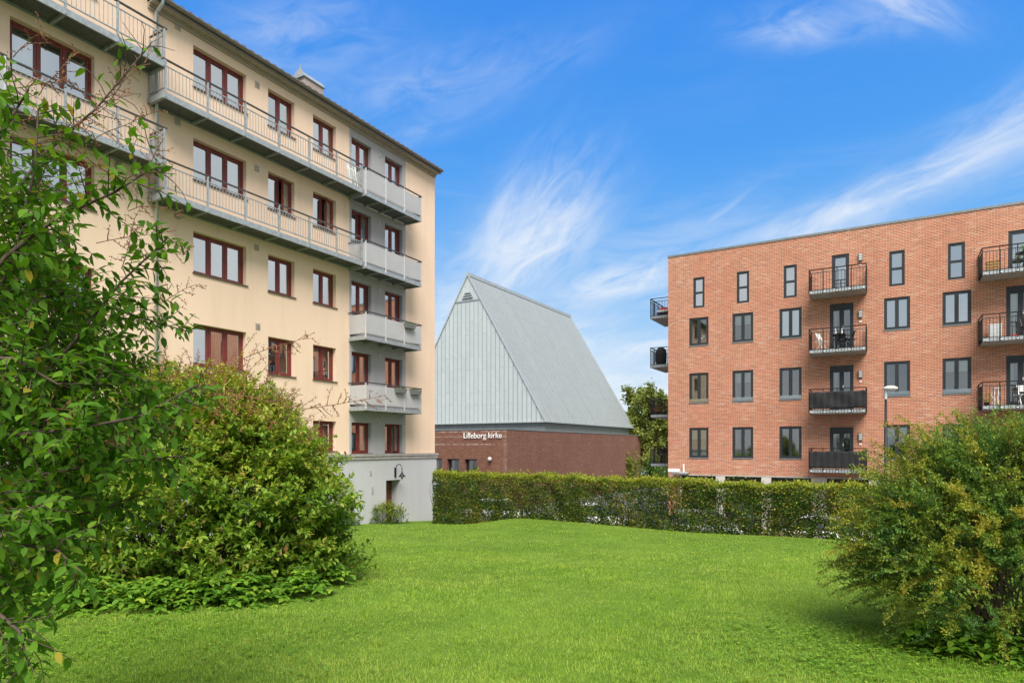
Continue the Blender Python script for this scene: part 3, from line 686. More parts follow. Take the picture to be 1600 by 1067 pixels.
# -------- things on the brick building's balconies
def rbp(x, y, z): return (8.209 + DY * x + DX * y, 33.407 - DX * x + DY * y, z)
RBZ = math.atan2(-DX, DY)
def folding_chair(x, y, z, rz, mat, lab, group=None):
    o = empty('folding_chair', rbp(x, y, z), RBZ + rz, label=lab, cat='chair', group=group)
    for s in (-.19, .19):
        MB().bar((s, -.20, 0), (s, .17, .86), .025).build('leg', mat, o); MB().bar((s * .9, .20, 0), (s * .9, -.18, .46), .025).build('leg', mat, o)
    st = MB(); bk = MB()
    for i in range(5): st.box(-.2, .2, -.2 + i * .08, -.2 + i * .08 + .065, .45, .468)
    for i in range(3): bk.bar((-.2, .09 + i * .03, .62 + i * .09), (.2, .09 + i * .03, .62 + i * .09), .02, .07)
    st.build('seat', mat, o); bk.build('backrest', mat, o); return o
def round_table(x, y, z, mat, lab, r=.3, h=.7):
    o = empty('balcony_table', rbp(x, y, z), RBZ, label=lab, cat='table')
    MB().lathe([(r - .01, 0), (r, .01), (r, .025), (r - .01, .03)], (0, 0, h), 20).build('tabletop', mat, o)
    for i in range(3):
        t_ = i * 2.1; MB().tube([(.05 * math.cos(t_), .05 * math.sin(t_), h), (.03 * math.cos(t_), .03 * math.sin(t_), h * .5), (.24 * math.cos(t_), .24 * math.sin(t_), 0)], .012).build('leg', mat, o)
    return o
f0, f1, f2, f3 = [z + .142 for z in FLO]
folding_chair(7.30, -.62, f1, 1.2, M['white'], 'white folding chair at the left end of the balcony with a dark table')
round_table(8.02, -.6, f1, M['black'], 'dark round table between the white chair and black chairs')
folding_chair(8.5, -.55, f1, -1.3, M['black'], 'black folding chair right of the dark round table')
folding_chair(8.05, -.25, f1, 3.1, M['black'], 'black folding chair behind the dark table, by the door')
def bottle(x, y, z, lab):
    o = MB().lathe([(.03, 0), (.035, .02), (.035, .16), (.012, .21), (.012, .26)], rbp(x, y, z), 10).build('candle', M['white'], None, True)
    return tag(o, lab, 'candle', 'white candles on the dark balcony table')
bottle(7.9, -.66, f1 + .732, 'small white candle on the left of the dark table'); bottle(8.15, -.62, f1 + .732, 'small white candle on the right of the dark table')
# crate, table and plant on the top right balcony
o = empty('wooden_crate', rbp(13.62, -.5, f0), RBZ, label='light wood crate standing on the top right balcony', cat='crate')
c_ = MB()
for i in range(4): c_.box(-.2, .2, -.16, -.14, .04 + i * .12, .13 + i * .12); c_.box(-.2, .2, .14, .16, .04 + i * .12, .13 + i * .12); c_.box(-.2, -.18, -.14, .14, .04 + i * .12, .13 + i * .12); c_.box(.18, .2, -.14, .14, .04 + i * .12, .13 + i * .12)
c_.build('slat', M['wood'], o); MB().box(-.18, .18, -.14, .14, .0, .02).build('bottom', M['wood'], o); MB().box(-.22, .22, -.18, .18, .51, .53).build('lid', M['wood'], o)
round_table(14.65, -.6, f0, M['black'], 'dark round table on the top right balcony'); folding_chair(15.05, -.55, f0, -1.3, M['black'], 'dark folding chair beside the table on the top right balcony')
def pot_plant(p, r, h, mat, lab, n=120, pot=M['black'], L=.05, group=None):
    o = empty('potted_plant', p, 0, label=lab, cat='plant', group=group)
    MB().lathe([(r * .7, 0), (r, r * 1.5), (r * 1.05, r * 1.5), (r * 1.05, r * 1.6), (r * .6, r * 1.6)], (0, 0, 0), 14).build('pot', pot, o, True)
    q_ = rnd3(n) * np.array([h * .7, h * .7, h * .55]) * rng.uniform(.5, 1, (n, 1)) + np.array([0, 0, r * 1.6 + h * .5])
    leaves('foliage', q_, rnd3(n) + [0, 0, .4], rnd3(n), rng.uniform(.7, 1.3, n) * L, .55 * L * np.ones(n), rng.random(n), mat, o); return o
pot_plant(rbp(14.65, -.6, f0 + .73), .06, .2, M['lf_cover'], 'bright green plant in a pot on the dark table at the top right')
o = empty('cabinet', rbp(13.72, -.45, f1), RBZ, label='white cabinet on the middle right balcony', cat='cabinet')
MB().box(-.2, .2, -.17, .17, .03, .62).build('body', M['white'], o); MB().box(-.22, .22, -.19, .19, .62, .645).build('top', M['white'], o); MB().box(-.19, .19, -.182, -.171, .06, .60).build('door', M['alu'], o)
o = MB().lathe([(.12, 0), (.17, .04), (.17, .12), (.05, .15)], rbp(14.3, -.7, f1), 14).build('basin', M['red'], None, True); tag(o, 'low red basin beside the white cabinet on the balcony', 'basin')
folding_chair(14.75, -.5, f1, .3, M['black'], 'black folding chair by the door of the middle right balcony')
folding_chair(14.65, -.55, f2, .3, M['white'], 'white metal chair on the lower right balcony'); 
o = empty('plant_stand', rbp(13.75, -.5, f2), RBZ, label='white scrolled plant stand on the lower right balcony', cat='plant stand')
for i in range(6):
    t_ = i * math.pi / 3; MB().tube([(.16 * math.cos(t_), .16 * math.sin(t_), 0), (.09 * math.cos(t_), .09 * math.sin(t_), .25), (.15 * math.cos(t_), .15 * math.sin(t_), .5), (.1 * math.cos(t_), .1 * math.sin(t_), .72)], .012).build('leg', M['white'], o)
MB().lathe([(.15, 0), (.17, .02), (.17, .04)], (0, 0, .72), 14).build('top', M['white'], o)
pot_plant(rbp(13.40, -.85, f2), .1, .42, M['lf_cover'], 'tall yellow green pot plant at the left of the lower right balcony', 160)
for (x, z, h, m_, pm, lab) in [(1.82, TOPS[1][1], .42, 'white', 'white', 'white flowering orchid on the sill of the leftmost window, third floor'), (1.38, TOPS[2][1], .3, 'lf_cover', 'white', 'bright green sill plant in the leftmost window, second floor'),
                              (1.35, TOPS[3][1], .3, 'lf_mid', 'white', 'green sill plant in the leftmost window of the first floor'), (10.05, TOPS[2][1], .45, 'lf_cover', 'brownwood', 'leafy plant in a brown pot in the window beside the street lamp head'),
                              (3.6, TOPS[1][1], .35, 'lf_cover', 'wood', 'yellow green plant in the second window from the left, third floor'), (12.3, TOPS[2][1], .25, 'lf_mid', 'wood', 'small plant in a wooden pot in the window left of the right balconies')]:
    pot_plant(rbp(x, .25, z + .02), .075, h, M[m_], lab, 60, M[pm], .075, 'plants on the inner window sills')
# black cloths laced to two railings
def cloth(x0, x1, zb, sag, lab):
    n, mz = 70, 10; vs = []
    for i in range(n + 1):
        for j in range(mz + 1):
            x = x0 + (x1 - x0) * i / n; zz = zb + .22 + (.76 - .0) * j / mz
            y = -1.235 - .012 * (1 + math.sin(x * 23)) - sag * .02 * math.sin(x * 5 + j * .5)
            if j == mz: zz -= .02 * abs(math.sin(x * 7))
            vs.append(rbp(x, y, zz))
    fs = [(i * (mz + 1) + j, (i + 1) * (mz + 1) + j, (i + 1) * (mz + 1) + j + 1, i * (mz + 1) + j + 1) for i in range(n) for j in range(mz)]
    mb = MB(); mb.add(vs, fs); o = mb.build('balcony_screen', M['blackcloth'], None, True)
    sd = o.modifiers.new('t', 'SOLIDIFY'); sd.thickness = .006
    tag(o, lab, 'balcony screen', 'black screens laced to balcony railings')
cloth(6.88, 9.1, FLO[2], 1, 'black cloth screen laced to the railing, draped in folds, second balcony from the ground')
cloth(6.88, 9.1, FLO[3], 0, 'taut black cloth screen on the lowest balcony behind the right hand bush')
# side balconies: red flowers, covered barbecue, cushions
pr = rbp(-.75, 1.4, FLO[2] + .243)
for i, (x, y) in enumerate(((-.95, 1.25), (-.55, 1.25))):
    pot_plant(rbp(x, y, FLO[2] + .243), .12, .34, M['lf_mid'], ['potted plant with red flowers, outermost on the end balcony', 'potted plant with red flowers, nearest the wall on the end balcony'][i], 90, group='red flowering plants on the end balcony')
    n = 30; p0 = np.array(rbp(x, y, FLO[2] + .243 + .38)); q_ = rnd3(n) * .24 + p0
    tag(leaves('red_flowers', q_, rnd3(n), rnd3(n), np.full(n, .05), np.full(n, .05), rng.random(n), M['red']), ['cluster of red blooms over the outermost pot on the end balcony', 'cluster of red blooms over the pot nearest the wall'][i], 'flowers', 'red flowering plants on the end balcony')
o = empty('barbecue', rbp(-.85, 1.5, FLO[1] + .243), RBZ, label='black covered kettle barbecue on the end balcony', cat='barbecue')
MB().lathe([(.26, 0), (.30, .1), (.31, .5), (.28, .75), (.16, .88), (.03, .9)], (0, 0, .12), 16).build('cover', M['blackcloth'], o, True)
for i in range(3): MB().tube([(.2 * math.cos(i * 2.1), .2 * math.sin(i * 2.1), .14), (.24 * math.cos(i * 2.1), .24 * math.sin(i * 2.1), 0)], .015).build('leg', M['black'], o)
o = empty('lounge_chair', rbp(-.7, 1.5, FLO[0] + .243), RBZ, label='low chair with pale and red cushions on the top end balcony', cat='chair')
MB().box(-.3, .3, -.3, .3, .18, .24).build('frame', M['black'], o); MB().box(-.28, .28, -.28, .28, .243, .36).build('cushion', M['wcurtain'], o); MB().box(-.25, .1, .15, .27, .363, .58).build('pillow', M['red'], o)
for a_ in (-.27, .27):
    for b_ in (-.27, .27): MB().box(a_ - .02, a_ + .02, b_ - .02, b_ + .02, 0, .18).build('leg', M['black'], o)
folding_chair(-.7, 1.5, FLO[3] + .243, .6, M['black'], 'black folding chair on the lowest end balcony')

# ================================================================ church
CH = empty('church', (-.41, 45.0, 0), math.atan2(-DX, DY), label='church with steep grey zinc roof above a low dark red brick base', cat='church')
CZ = 5.72
w = MB(); wops = [(-6.70, -5.65, 1.2, 3.60), (-5.18, -4.07, 1.2, 3.60), (-3.58, -2.50, 1.2, 3.60)]
wall(w, -22, 0, -.1, CZ, wops, .35)
w.quad((0, 0, -.1), (0, 28.6, -.1), (0, 28.6, CZ), (0, 0, CZ)); w.quad((0, 28.6, 0), (-22, 28.6, 0), (-22, 28.6, CZ), (0, 28.6, CZ)); w.quad((-22, 28.6, 0), (-22, 0, 0), (-22, 0, CZ), (-22, 28.6, CZ))
w.build('brick_wall', M['cbrick'], CH)
MB().box(-22.02, .03, -.03, .3, CZ, CZ + .07).box(-.3, .03, .3, 28.63, CZ, CZ + .07).build('coping', M['coping'], CH)
MB().box(-21.9, -.3, .3, 28.5, CZ - .1, CZ - .02).build('flat_roof', M['galvdark'], CH)
for a, b, c, d in wops:
    w_ = window(CH, a, b, c, d, 1, M['anthra'], M['glassd'], .26, fw=.05, sw=.04)
    MB().box(a + .22, a + .48, .34, .40, c, d - .05).build('curtain', M['wcurtain'], w_)
MB().quad((-21.9, 1.5, 0), (-.1, 1.5, 0), (-.1, 1.5, 5.5), (-21.9, 1.5, 5.5)).build('room_partition', plain('dim room', (.1, .09, .08), .9), CH)
RX1, RX0, RY0, RY1, ZE, ZA = -.82, -16.30, 7.65, 28.5, 6.58, 19.62; RXM = (RX0 + RX1) / 2
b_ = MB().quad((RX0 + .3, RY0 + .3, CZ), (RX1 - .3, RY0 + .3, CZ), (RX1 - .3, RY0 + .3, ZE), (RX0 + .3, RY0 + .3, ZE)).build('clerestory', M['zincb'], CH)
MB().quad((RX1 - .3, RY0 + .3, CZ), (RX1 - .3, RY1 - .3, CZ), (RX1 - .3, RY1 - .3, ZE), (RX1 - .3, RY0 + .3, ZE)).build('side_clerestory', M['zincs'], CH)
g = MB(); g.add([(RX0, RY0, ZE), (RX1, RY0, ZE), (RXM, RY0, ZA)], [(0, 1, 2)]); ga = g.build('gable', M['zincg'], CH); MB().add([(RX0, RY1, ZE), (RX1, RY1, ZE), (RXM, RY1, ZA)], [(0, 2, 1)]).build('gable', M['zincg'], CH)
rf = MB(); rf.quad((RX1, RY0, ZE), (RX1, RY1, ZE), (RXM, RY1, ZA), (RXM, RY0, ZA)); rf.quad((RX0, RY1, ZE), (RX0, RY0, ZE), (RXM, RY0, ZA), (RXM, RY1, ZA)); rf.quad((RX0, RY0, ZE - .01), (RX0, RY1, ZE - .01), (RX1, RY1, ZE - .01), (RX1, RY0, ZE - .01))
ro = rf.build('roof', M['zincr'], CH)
HW = (RX1 - RX0) / 2; HH = ZA - ZE
sm = MB(); n = 35
for i in range(1, n):
    x = RX0 + (RX1 - RX0) * i / n; zt = ZE + HH * (1 - abs(x - RXM) / HW) - .06
    if zt > ZE + .2: sm.box(x - .013, x + .013, RY0 - .035, RY0, ZE, min(zt, ZE + HH * .825) if abs(x - RXM) < HW * .2 else zt)
sm.box(RXM - HW * .175, RXM + HW * .175, RY0 - .05, RY0, ZE + HH * .82, ZE + HH * .828)
sm.build('seam', M['seam'], ga)
sm = MB(); n = 44; nx, nz = HH / math.hypot(HW, HH), HW / math.hypot(HW, HH)
for i in range(1, n):
    y = RY0 + (RY1 - RY0) * i / n
    sm.bar((RX1 + nx * .015, y, ZE + nz * .015), (RXM + nx * .015, y, ZA - .05 + nz * .015), .016, .024)
sm.build('seam', M['zincr'], ro)
tm = MB()
for sx in (RX0, RX1): tm.bar((sx, RY0 - .02, ZE - .02), (RXM, RY0 - .02, ZA + .03), .14, .10)
tm.bar((RX1, RY1 + .02, ZE - .02), (RXM, RY1 + .02, ZA + .03), .12, .10); tm.bar((RXM, RY0 - .1, ZA + .03), (RXM, RY1 + .1, ZA + .03), .26, .30)
tm.bar((RX1 + .03, RY0 - .05, ZE - .01), (RX1 + .03, RY1 + .05, ZE - .01), .12, .10); tm.bar((RX0, RY0 - .03, ZE - .01), (RX1, RY0 - .03, ZE - .01), .08, .09)
tm.build('edge_trim', M['trim'], ro)
lv = MB(); zc = ZE + HH * .842
lv.add([(RXM - .56, RY0 - .05, zc), (RXM + .56, RY0 - .05, zc), (RXM + .24, RY0 - .05, zc + .52), (RXM - .24, RY0 - .05, zc + .52)], [(0, 1, 2, 3)]); lo_ = lv.build('louvre', M['coping'], ga)
for k in range(3):
    f_ = k / 2.5; hw = .56 - .32 * f_; MB().bar((RXM - hw, RY0 - .09, zc + .52 * f_ + .05), (RXM + hw, RY0 - .09, zc + .52 * f_ + .05), .08, .075).build('slat', M['trim'], lo_)
MB().lathe([(.02, 0), (.12, .04), (.16, .12), (.15, .2), (.09, .28), (.01, .31)], (-1.28, -.16, 3.48), 16).build('globe_lamp', M['lens'], CH, True); 
MB().box(-1.34, -1.22, -.05, -.002, 3.56, 3.72).build('lamp_base', M['greyplastic'], CH)
fc = bpy.data.curves.new('lettering', 'FONT'); fc.body = 'Lilleborg kirke'; fc.extrude = .02; fc.offset = -.003
fo = bpy.data.objects.new('lettering', fc); C.objects.link(fo); bpy.context.view_layer.update()
fm = bpy.data.meshes.new_from_object(fo.evaluated_get(bpy.context.evaluated_depsgraph_get())); bpy.data.objects.remove(fo)
co = np.empty(len(fm.vertices) * 3); fm.vertices.foreach_get('co', co); co = co.reshape(-1, 3)
xs_, ys_ = co[:, 0], co[:, 1]; w0, w1 = xs_.min(), xs_.max(); capb = 0.; capt = .73
out = np.stack([-3.62 + (xs_ - w0) / (w1 - w0) * 3.28, -.06 - co[:, 2], 5.13 + ys_ * (3.28 / (w1 - w0)) * 1.05], -1)
fm.vertices.foreach_set('co', out.ravel()); fm.flip_normals(); fm.update(); lt = link('lettering', fm, M['white'], CH)

# ================================================================ street lamp, cars
lamp = empty('street_lamp', ((1384 - 800) / F * 24, 24, 0), 0, label='slim dark street lamp post with a pale oval head', cat='street lamp')
MB().tube([(0, 0, 0), (0, 0, 1.2), (0, 0, 6.35)], [.075, .06, .042], 10).build('post', M['black'], lamp, True)
hd = MB(); hd.tube([(0, 0, 6.3), (0, 0, 6.62)], .05, 10); hd.build('neck', M['alu'], lamp)
k_ = []; 
hd = MB(); T_ = Matrix.Translation((.15, -.05, 6.70)) @ Matrix.Diagonal((1.0, .62, .42, 1)); hd.T = T_
hd.lathe([(.02, -.22), (.16, -.2), (.25, -.1), (.28, 0), (.25, .12), (.15, .22), (.02, .26)], (0, 0, 0), 18); hd.build('lamp_head', M['lens'], lamp, True)
def car(x, y, rz, mat, lab):
    o = empty('parked_car', (x, y, 0), rz, label=lab, cat='car', group='cars parked behind the hedge')
    st = [(-2.1, .42, .66, .70), (-2.0, .30, .82, .82), (-1.2, .24, .92, .87), (0, .22, .93, .88), (1.0, .24, .90, .87), (1.75, .28, .78, .82), (2.1, .36, .60, .66)]
    b = MB(); vs = []
    for xx, zl, zb, hw in st: vs += [(xx, -hw * .92, zl), (xx, -hw, (zl + zb) / 2), (xx, -hw * .95, zb), (xx, hw * .95, zb), (xx, hw, (zl + zb) / 2), (xx, hw * .92, zl)]
    n = 6; fs = [(i * n + j, (i + 1) * n + j, (i + 1) * n + (j + 1) % n, i * n + (j + 1) % n) for i in range(len(st) - 1) for j in range(n)] + [tuple(range(n)), tuple(range(len(vs) - n, len(vs)))[::-1]]
    b.add(vs, fs); body = b.build('body', mat, o, True)
    g = MB(); lo = [(-1.75, .78), (1.05, .80)]; hi = [(-1.25, .62), (.25, .62)]
    cv = []
    for (xl, wl), (xh, wh) in zip(lo, hi): cv += [(xl, -wl, .90), (xl, wl, .90), (xh, -wh, 1.42), (xh, wh, 1.42)]
    g.add(cv, [(0, 1, 3, 2), (4, 6, 7, 5), (0, 2, 6, 4), (1, 5, 7, 3)]); g.build('windows', M['anthra'], o)
    MB().box(-1.27, .27, -.63, .63, 1.42, 1.47).build('roof', mat, o)
    for sx in (-1.3, 1.32):
        for sy in (-1, 1):
            tl_ = MB(); tl_.T = Matrix.Translation((sx, sy * .76, .31)) @ Matrix.Rotation(R(90), 4, 'X'); tl_.lathe([(.2, -.1), (.31, -.1), (.31, .1), (.2, .1)], (0, 0, 0), 18); wh_ = tl_.build('wheel', M['tyre'], o)
            rm = MB(); rm.T = Matrix.Translation((sx, sy * .86, .31)) @ Matrix.Rotation(R(90), 4, 'X'); rm.lathe([(.05, -.02), (.2, -.02), (.2, .02), (.05, .02)], (0, 0, 0), 14); rm.build('rim', M['alu'], wh_)
    for sy in (-.6, .6): MB().box(2.0, 2.08, sy - .14, sy + .14, .58, .70).build('headlight', M['lens'], o); MB().box(-2.10, -2.03, sy - .12, sy + .12, .62, .76).build('tail_light', M['red'], o)
rc_ = math.atan2(-DX, DY)
car(-.6, 36.6, rc_, M['carwhite'], 'white car parked in front of the church lettering, behind the left part of the hedge'); car(4.2, 33.8, rc_, M['carwhite'], 'white car parked before the church side wall, behind the hedge')
car(9.2, 30.1, rc_, M['carsilver'], 'silver grey car parked behind the middle of the hedge'); car(13.8, 27.4, rc_, M['carwhite'], 'white car parked behind the hedge in front of the brick building')

# ================================================================ vegetation
def sample_lines(lines, step):
    """points and tangents every step along polylines"""
    P, D, U = [], [], []
    for ln in lines:
        ln = np.asarray(ln, float); d = np.diff(ln, axis=0); l = np.linalg.norm(d, axis=1); s = np.concatenate([[0], np.cumsum(l)])
        if s[-1] < 1e-6: continue
        t = np.arange(step * rng.random(), s[-1], step); i = np.clip(np.searchsorted(s, t) - 1, 0, len(d) - 1); f = ((t - s[i]) / np.maximum(l[i], 1e-9))[:, None]
        P.append(ln[i] + d[i] * f); D.append(d[i] / np.maximum(l[i], 1e-9)[:, None]); U.append(t / s[-1])
    return np.concatenate(P), np.concatenate(D), np.concatenate(U)
def curve(p, d, L, n=5, grav=0., wob=.15):
    p = np.array(p, float); d = unit(np.array(d, float)); pts = [p.copy()]
    for i in range(n):
        d = unit(d + rng.normal(0, wob, 3) / n * 2 + np.array([0, 0, -grav / n])); p = p + d * L / n; pts.append(p.copy())
    return np.array(pts)
def tubes(lines, r0, r1, name, mat, parent=None, n=4):
    mb = MB()
    for ln in lines:
        k = len(ln); mb.tube([Vector(p) for p in ln], [r0 + (r1 - r0) * i / (k - 1) for i in range(k)], n, False)
    return mb.build(name, mat, parent, True)
def twigs_from(lines, step, L, spread, up=.3, lo=.25, wob=.25, grav=0.):
    P, D, U = sample_lines(lines, step); out = []
    for p, d, u in zip(P, D, U):
        if u < lo: continue
        r = rng.normal(size=3); r -= d * (r @ d); r /= np.linalg.norm(r)
        out.append(curve(p, d * (1 - spread) + r * spread + np.array([0, 0, up]), L * rng.uniform(.55, 1.2) * (1.15 - .5 * u), 4, grav, wob))
    return out

def hedge():
    H = empty('hedge', (0, 24, gzf(0, 24)), 0, label='long clipped hedge with fresh yellow green top across the lawn edge', cat='hedge')
    path = np.array([(-3.25, 25.75), (-1.3, 25.55), (9.0, 17.25), (12.2, 14.6)]); seg = np.diff(path, axis=0); sl_ = np.linalg.norm(seg, axis=1); cs = np.concatenate([[0], np.cumsum(sl_)])
    TH = .85; ZT = 3.38
    def frame(s):
        i = np.clip(np.searchsorted(cs, s) - 1, 0, len(seg) - 1); f = ((s - cs[i]) / sl_[i])[:, None]; d = seg[i] / sl_[i][:, None]
        return path[i] + seg[i] * f, d, np.stack([-d[:, 1], d[:, 0]], -1)     # inward (away from the viewer)
    n = 125000
    s = np.where(rng.random(n) < .94, rng.random(n) * cs[-1], rng.random(n) * 2.2); c, d, nr = frame(s)
    kind = rng.random(n)
    base = gz(c[:, 0], c[:, 1]); hgt = ZT - base
    v = rng.random(n); t = np.zeros(n)
    front = kind < .60; top = (kind >= .60) & (kind < .84); core = kind >= .84
    t[front] = np.abs(rng.normal(0, .07, front.sum())); v[front] = v[front] ** 1.2
    t[top] = rng.random(top.sum()) * TH; v[top] = 1 - np.abs(rng.normal(0, .035, top.sum())) + rng.exponential(.012, top.sum())
    t[core] = rng.random(core.sum()) * TH
    # uneven growth: bulges and sparse patches low down
    bul = .06 * np.sin(s * 2.3 + 1) * np.sin(v * 5 + s) + .05 * np.sin(s * 6.1) * np.cos(v * 9)
    gap = np.sin(s * 3.1 + 2 * np.sin(s * .7)) + .8 * np.sin(s * 7.7 + v * 11) + .5 * np.sin(s * 13.3 - v * 17)
    keep = ~((gap > .25) & (v > .06) & (v < .60) & (rng.random(n) < .44 * np.clip((s - 2.) / 3.5, 0, 1) * (v > .12)) & ~top)
    keep &= ~((v < .5) & (rng.random(n) < .06 * np.clip((s - 1.5) / 3.5, 0, 1)))
    zz = base + hgt * v + (.035 * np.sin(s * 4.2) + .03 * np.sin(s * 1.3 + 1) + .02 * np.sin(s * 9.1)) * (v > .8)
    p = np.stack([c[:, 0] + nr[:, 0] * (t + bul * (1 - top)), c[:, 1] + nr[:, 1] * (t + bul * (1 - top)), zz], -1)
    # rounded left end
    p[:, :2] -= nr * (.30 * np.exp(-((s - 1.0) / 1.0) ** 4))[:, None]
    e = s < .5; p[e, :2] += nr[e] * (.5 - s[e])[:, None] * .5
    out_ = np.concatenate([-nr, np.zeros((n, 1))], 1); out_[top] = (0, 0, 1)
    dr = rnd3(n) + out_ * .9 + np.array([0, 0, .15]); nm = rnd3(n) + out_ * .6 + np.array([0, 0, .7])
    clump = .5 + .5 * np.sin(s * 5 + v * 13) * np.sin(s * 2.2 - v * 7)
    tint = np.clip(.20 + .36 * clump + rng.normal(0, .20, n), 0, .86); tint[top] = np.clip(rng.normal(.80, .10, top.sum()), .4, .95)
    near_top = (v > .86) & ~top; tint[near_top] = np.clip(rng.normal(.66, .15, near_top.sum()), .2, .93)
    br = (rng.random(n) < .07 + .22 * ((np.sin(s * 1.9 + 4) * np.sin(s * .8 + v * 3)) > .45)) & ~top; tint[br] = rng.uniform(.93, 1, br.sum())
    L = rng.uniform(.05, .085, n)
    st = np.zeros(n, bool); st[np.where(top)[0][::14]] = True; p[st, 2] += rng.exponential(.045, st.sum()); dr[st] += [0, 0, 1.2]
    k = keep
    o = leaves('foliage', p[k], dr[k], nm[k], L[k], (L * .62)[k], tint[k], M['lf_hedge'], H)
    o.location = -Vector(H.location)
    lines = []
    for q in range(420):
        s1 = np.array([rng.random() * cs[-1]]); c1, d1, n1 = frame(s1); tt = rng.uniform(.1, .75); x, y = c1[0] + n1[0] * tt; z0 = gzf(x, y)
        lines.append(curve((x, y, z0 - .03), (rng.normal(0, .16), rng.normal(0, .16), 1), (ZT - z0) * rng.uniform(.6, .93), 5, 0, .3))
    o = tubes(lines, .013, .005, 'stems', M['twig'], H, 4); o.location = -Vector(H.location)
hedge()

def bush_leaves(lines, step, L, spreadL, tintf, outward=None):
    P, D, U = sample_lines(lines, step); n = len(P)
    r = rng.normal(size=(n, 3)); r -= D * np.sum(r * D, 1, keepdims=True); r = unit(r)
    dr = D * .55 + r + np.array([0, 0, .1]); nm = np.cross(np.cross(dr, [0, 0, 1.]), dr) + rnd3(n) * .55
    return P, dr, nm, L * rng.uniform(1 - spreadL, 1 + spreadL, n), tintf(P, U, n)

def fill_shoots(n, rx, ry, h, rmin, L, p_low, wob=.3, grav=.2, up=.35, expo=.55, zmin=.12):
    """short shoots filling the outer volume of a domed bush"""
    out = []
    while len(out) < n:
        ph = rng.uniform(0, 2 * math.pi); v = rng.random() ** .8
        if v < .42 and rng.random() > p_low(ph): continue
        k = max(.05, 1 - v ** 3.0) ** expo; q = rng.uniform(rmin, 1.0) ** .7
        lump = 1 + .10 * math.sin(ph * 5 + v * 4) + .08 * math.sin(ph * 9 - v * 11) + .07 * math.sin(v * 23 + ph * 3)
        nrm = np.array([math.cos(ph) * k, math.sin(ph) * k * .8, v * 1.1])
        p = np.array([math.cos(ph) * k * rx * q * lump, math.sin(ph) * k * ry * q * lump, max(zmin, h * v * (.55 + .45 * q) * (.94 + .06 * lump))])
        if math.sin(ph * 7 + v * 9) * math.sin(v * 17 - ph * 4) > .72: continue
        out.append(curve(p, nrm + np.array([0, 0, up]) + rng.normal(0, .42, 3), L * rng.uniform(.55, 1.25), 5, grav, wob))
    return out
def large_bush():
    bx, by = -4.62, 9.35; bz = gzf(bx, by)
    B = empty('large_bush', (bx, by, bz), 0, label='tall rounded bush with yellowing leaves and dead seed heads in front of the cream building', cat='bush')
    stems = []
    for i in range(150):
        ph = rng.uniform(0, 2 * math.pi); v = rng.uniform(.12, 1.0); k = max(.05, 1 - v ** 2.3) ** .55
        r = np.array([math.cos(ph) * k * 2.15, math.sin(ph) * k * 1.8, 3.0 * v]) * rng.uniform(.8, 1.0)
        b0 = np.array([rng.normal(0, .5), rng.normal(0, .4), 0])
        mid = b0 * .6 + r * .5 + np.array([0, 0, .2]) + rng.normal(0, .1, 3)
        t = np.linspace(0, 1, 8)[:, None]; stems.append((1 - t) ** 2 * b0 + 2 * t * (1 - t) * mid + t ** 2 * r)
    tubes(stems, .013, .004, 'stems', M['bark'], B, 5)
    low = lambda ph: .98 if math.cos(ph) > .25 else .55
    tw = fill_shoots(8000, 1.94, 1.80, 3.0, .55, .27, low)
    for s_ in stems:
        d = unit(s_[-1] - s_[-3])
        for _ in range(3): tw.append(curve(s_[-1] * rng.uniform(.9, 1.04), d + rng.normal(0, .3, 3) + [0, 0, .35], rng.uniform(.25, .6), 6, .15, .25))
    tubes(tw[::2], .0032, .0015, 'twigs', M['twig'], B, 3)
    def tf(P, U, n):
        h = P[:, 2] / 3.1; return np.clip(.22 + .42 * h + .16 * U + rng.normal(0, .17, n) + .16 * np.sin(P[:, 0] * 4) * np.sin(P[:, 2] * 5 + P[:, 1] * 3), 0, .9)
    P, dr, nm, L, ti = bush_leaves(tw, .0195, .088, .3, tf); L = L * (1.08 - .36 * P[:, 2] / 3.1)
    b_ = rng.random(len(P)) < .03 + .10 * (P[:, 2] > 2.2); ti[b_] = rng.uniform(.88, 1., b_.sum())
    leaves('foliage', P, dr, nm, L, L * .54, ti, M['lf_bush'], B)
    hd = []
    for s_ in tw:
        if s_[-1][2] > 2.0 and rng.random() < .085: hd.append(curve(s_[-1], unit(s_[-1] - s_[-3]) * .5 + rng.normal(0, .25, 3) + [.1, 0, .35], rng.uniform(.15, .45), 5, .2, .3))
    sub = twigs_from(hd, .045, .08, .7, .1, .2); tubes(hd + sub, .0035, .0015, 'seed_heads', M['deadtwig'], B, 3)
    P, D, U = sample_lines(sub + hd, .016); n = len(P); leaves('seed_pods', P, rnd3(n), rnd3(n), rng.uniform(.014, .030, n), np.full(n, .012), rng.random(n), M['deadtwig'], B)
large_bush()

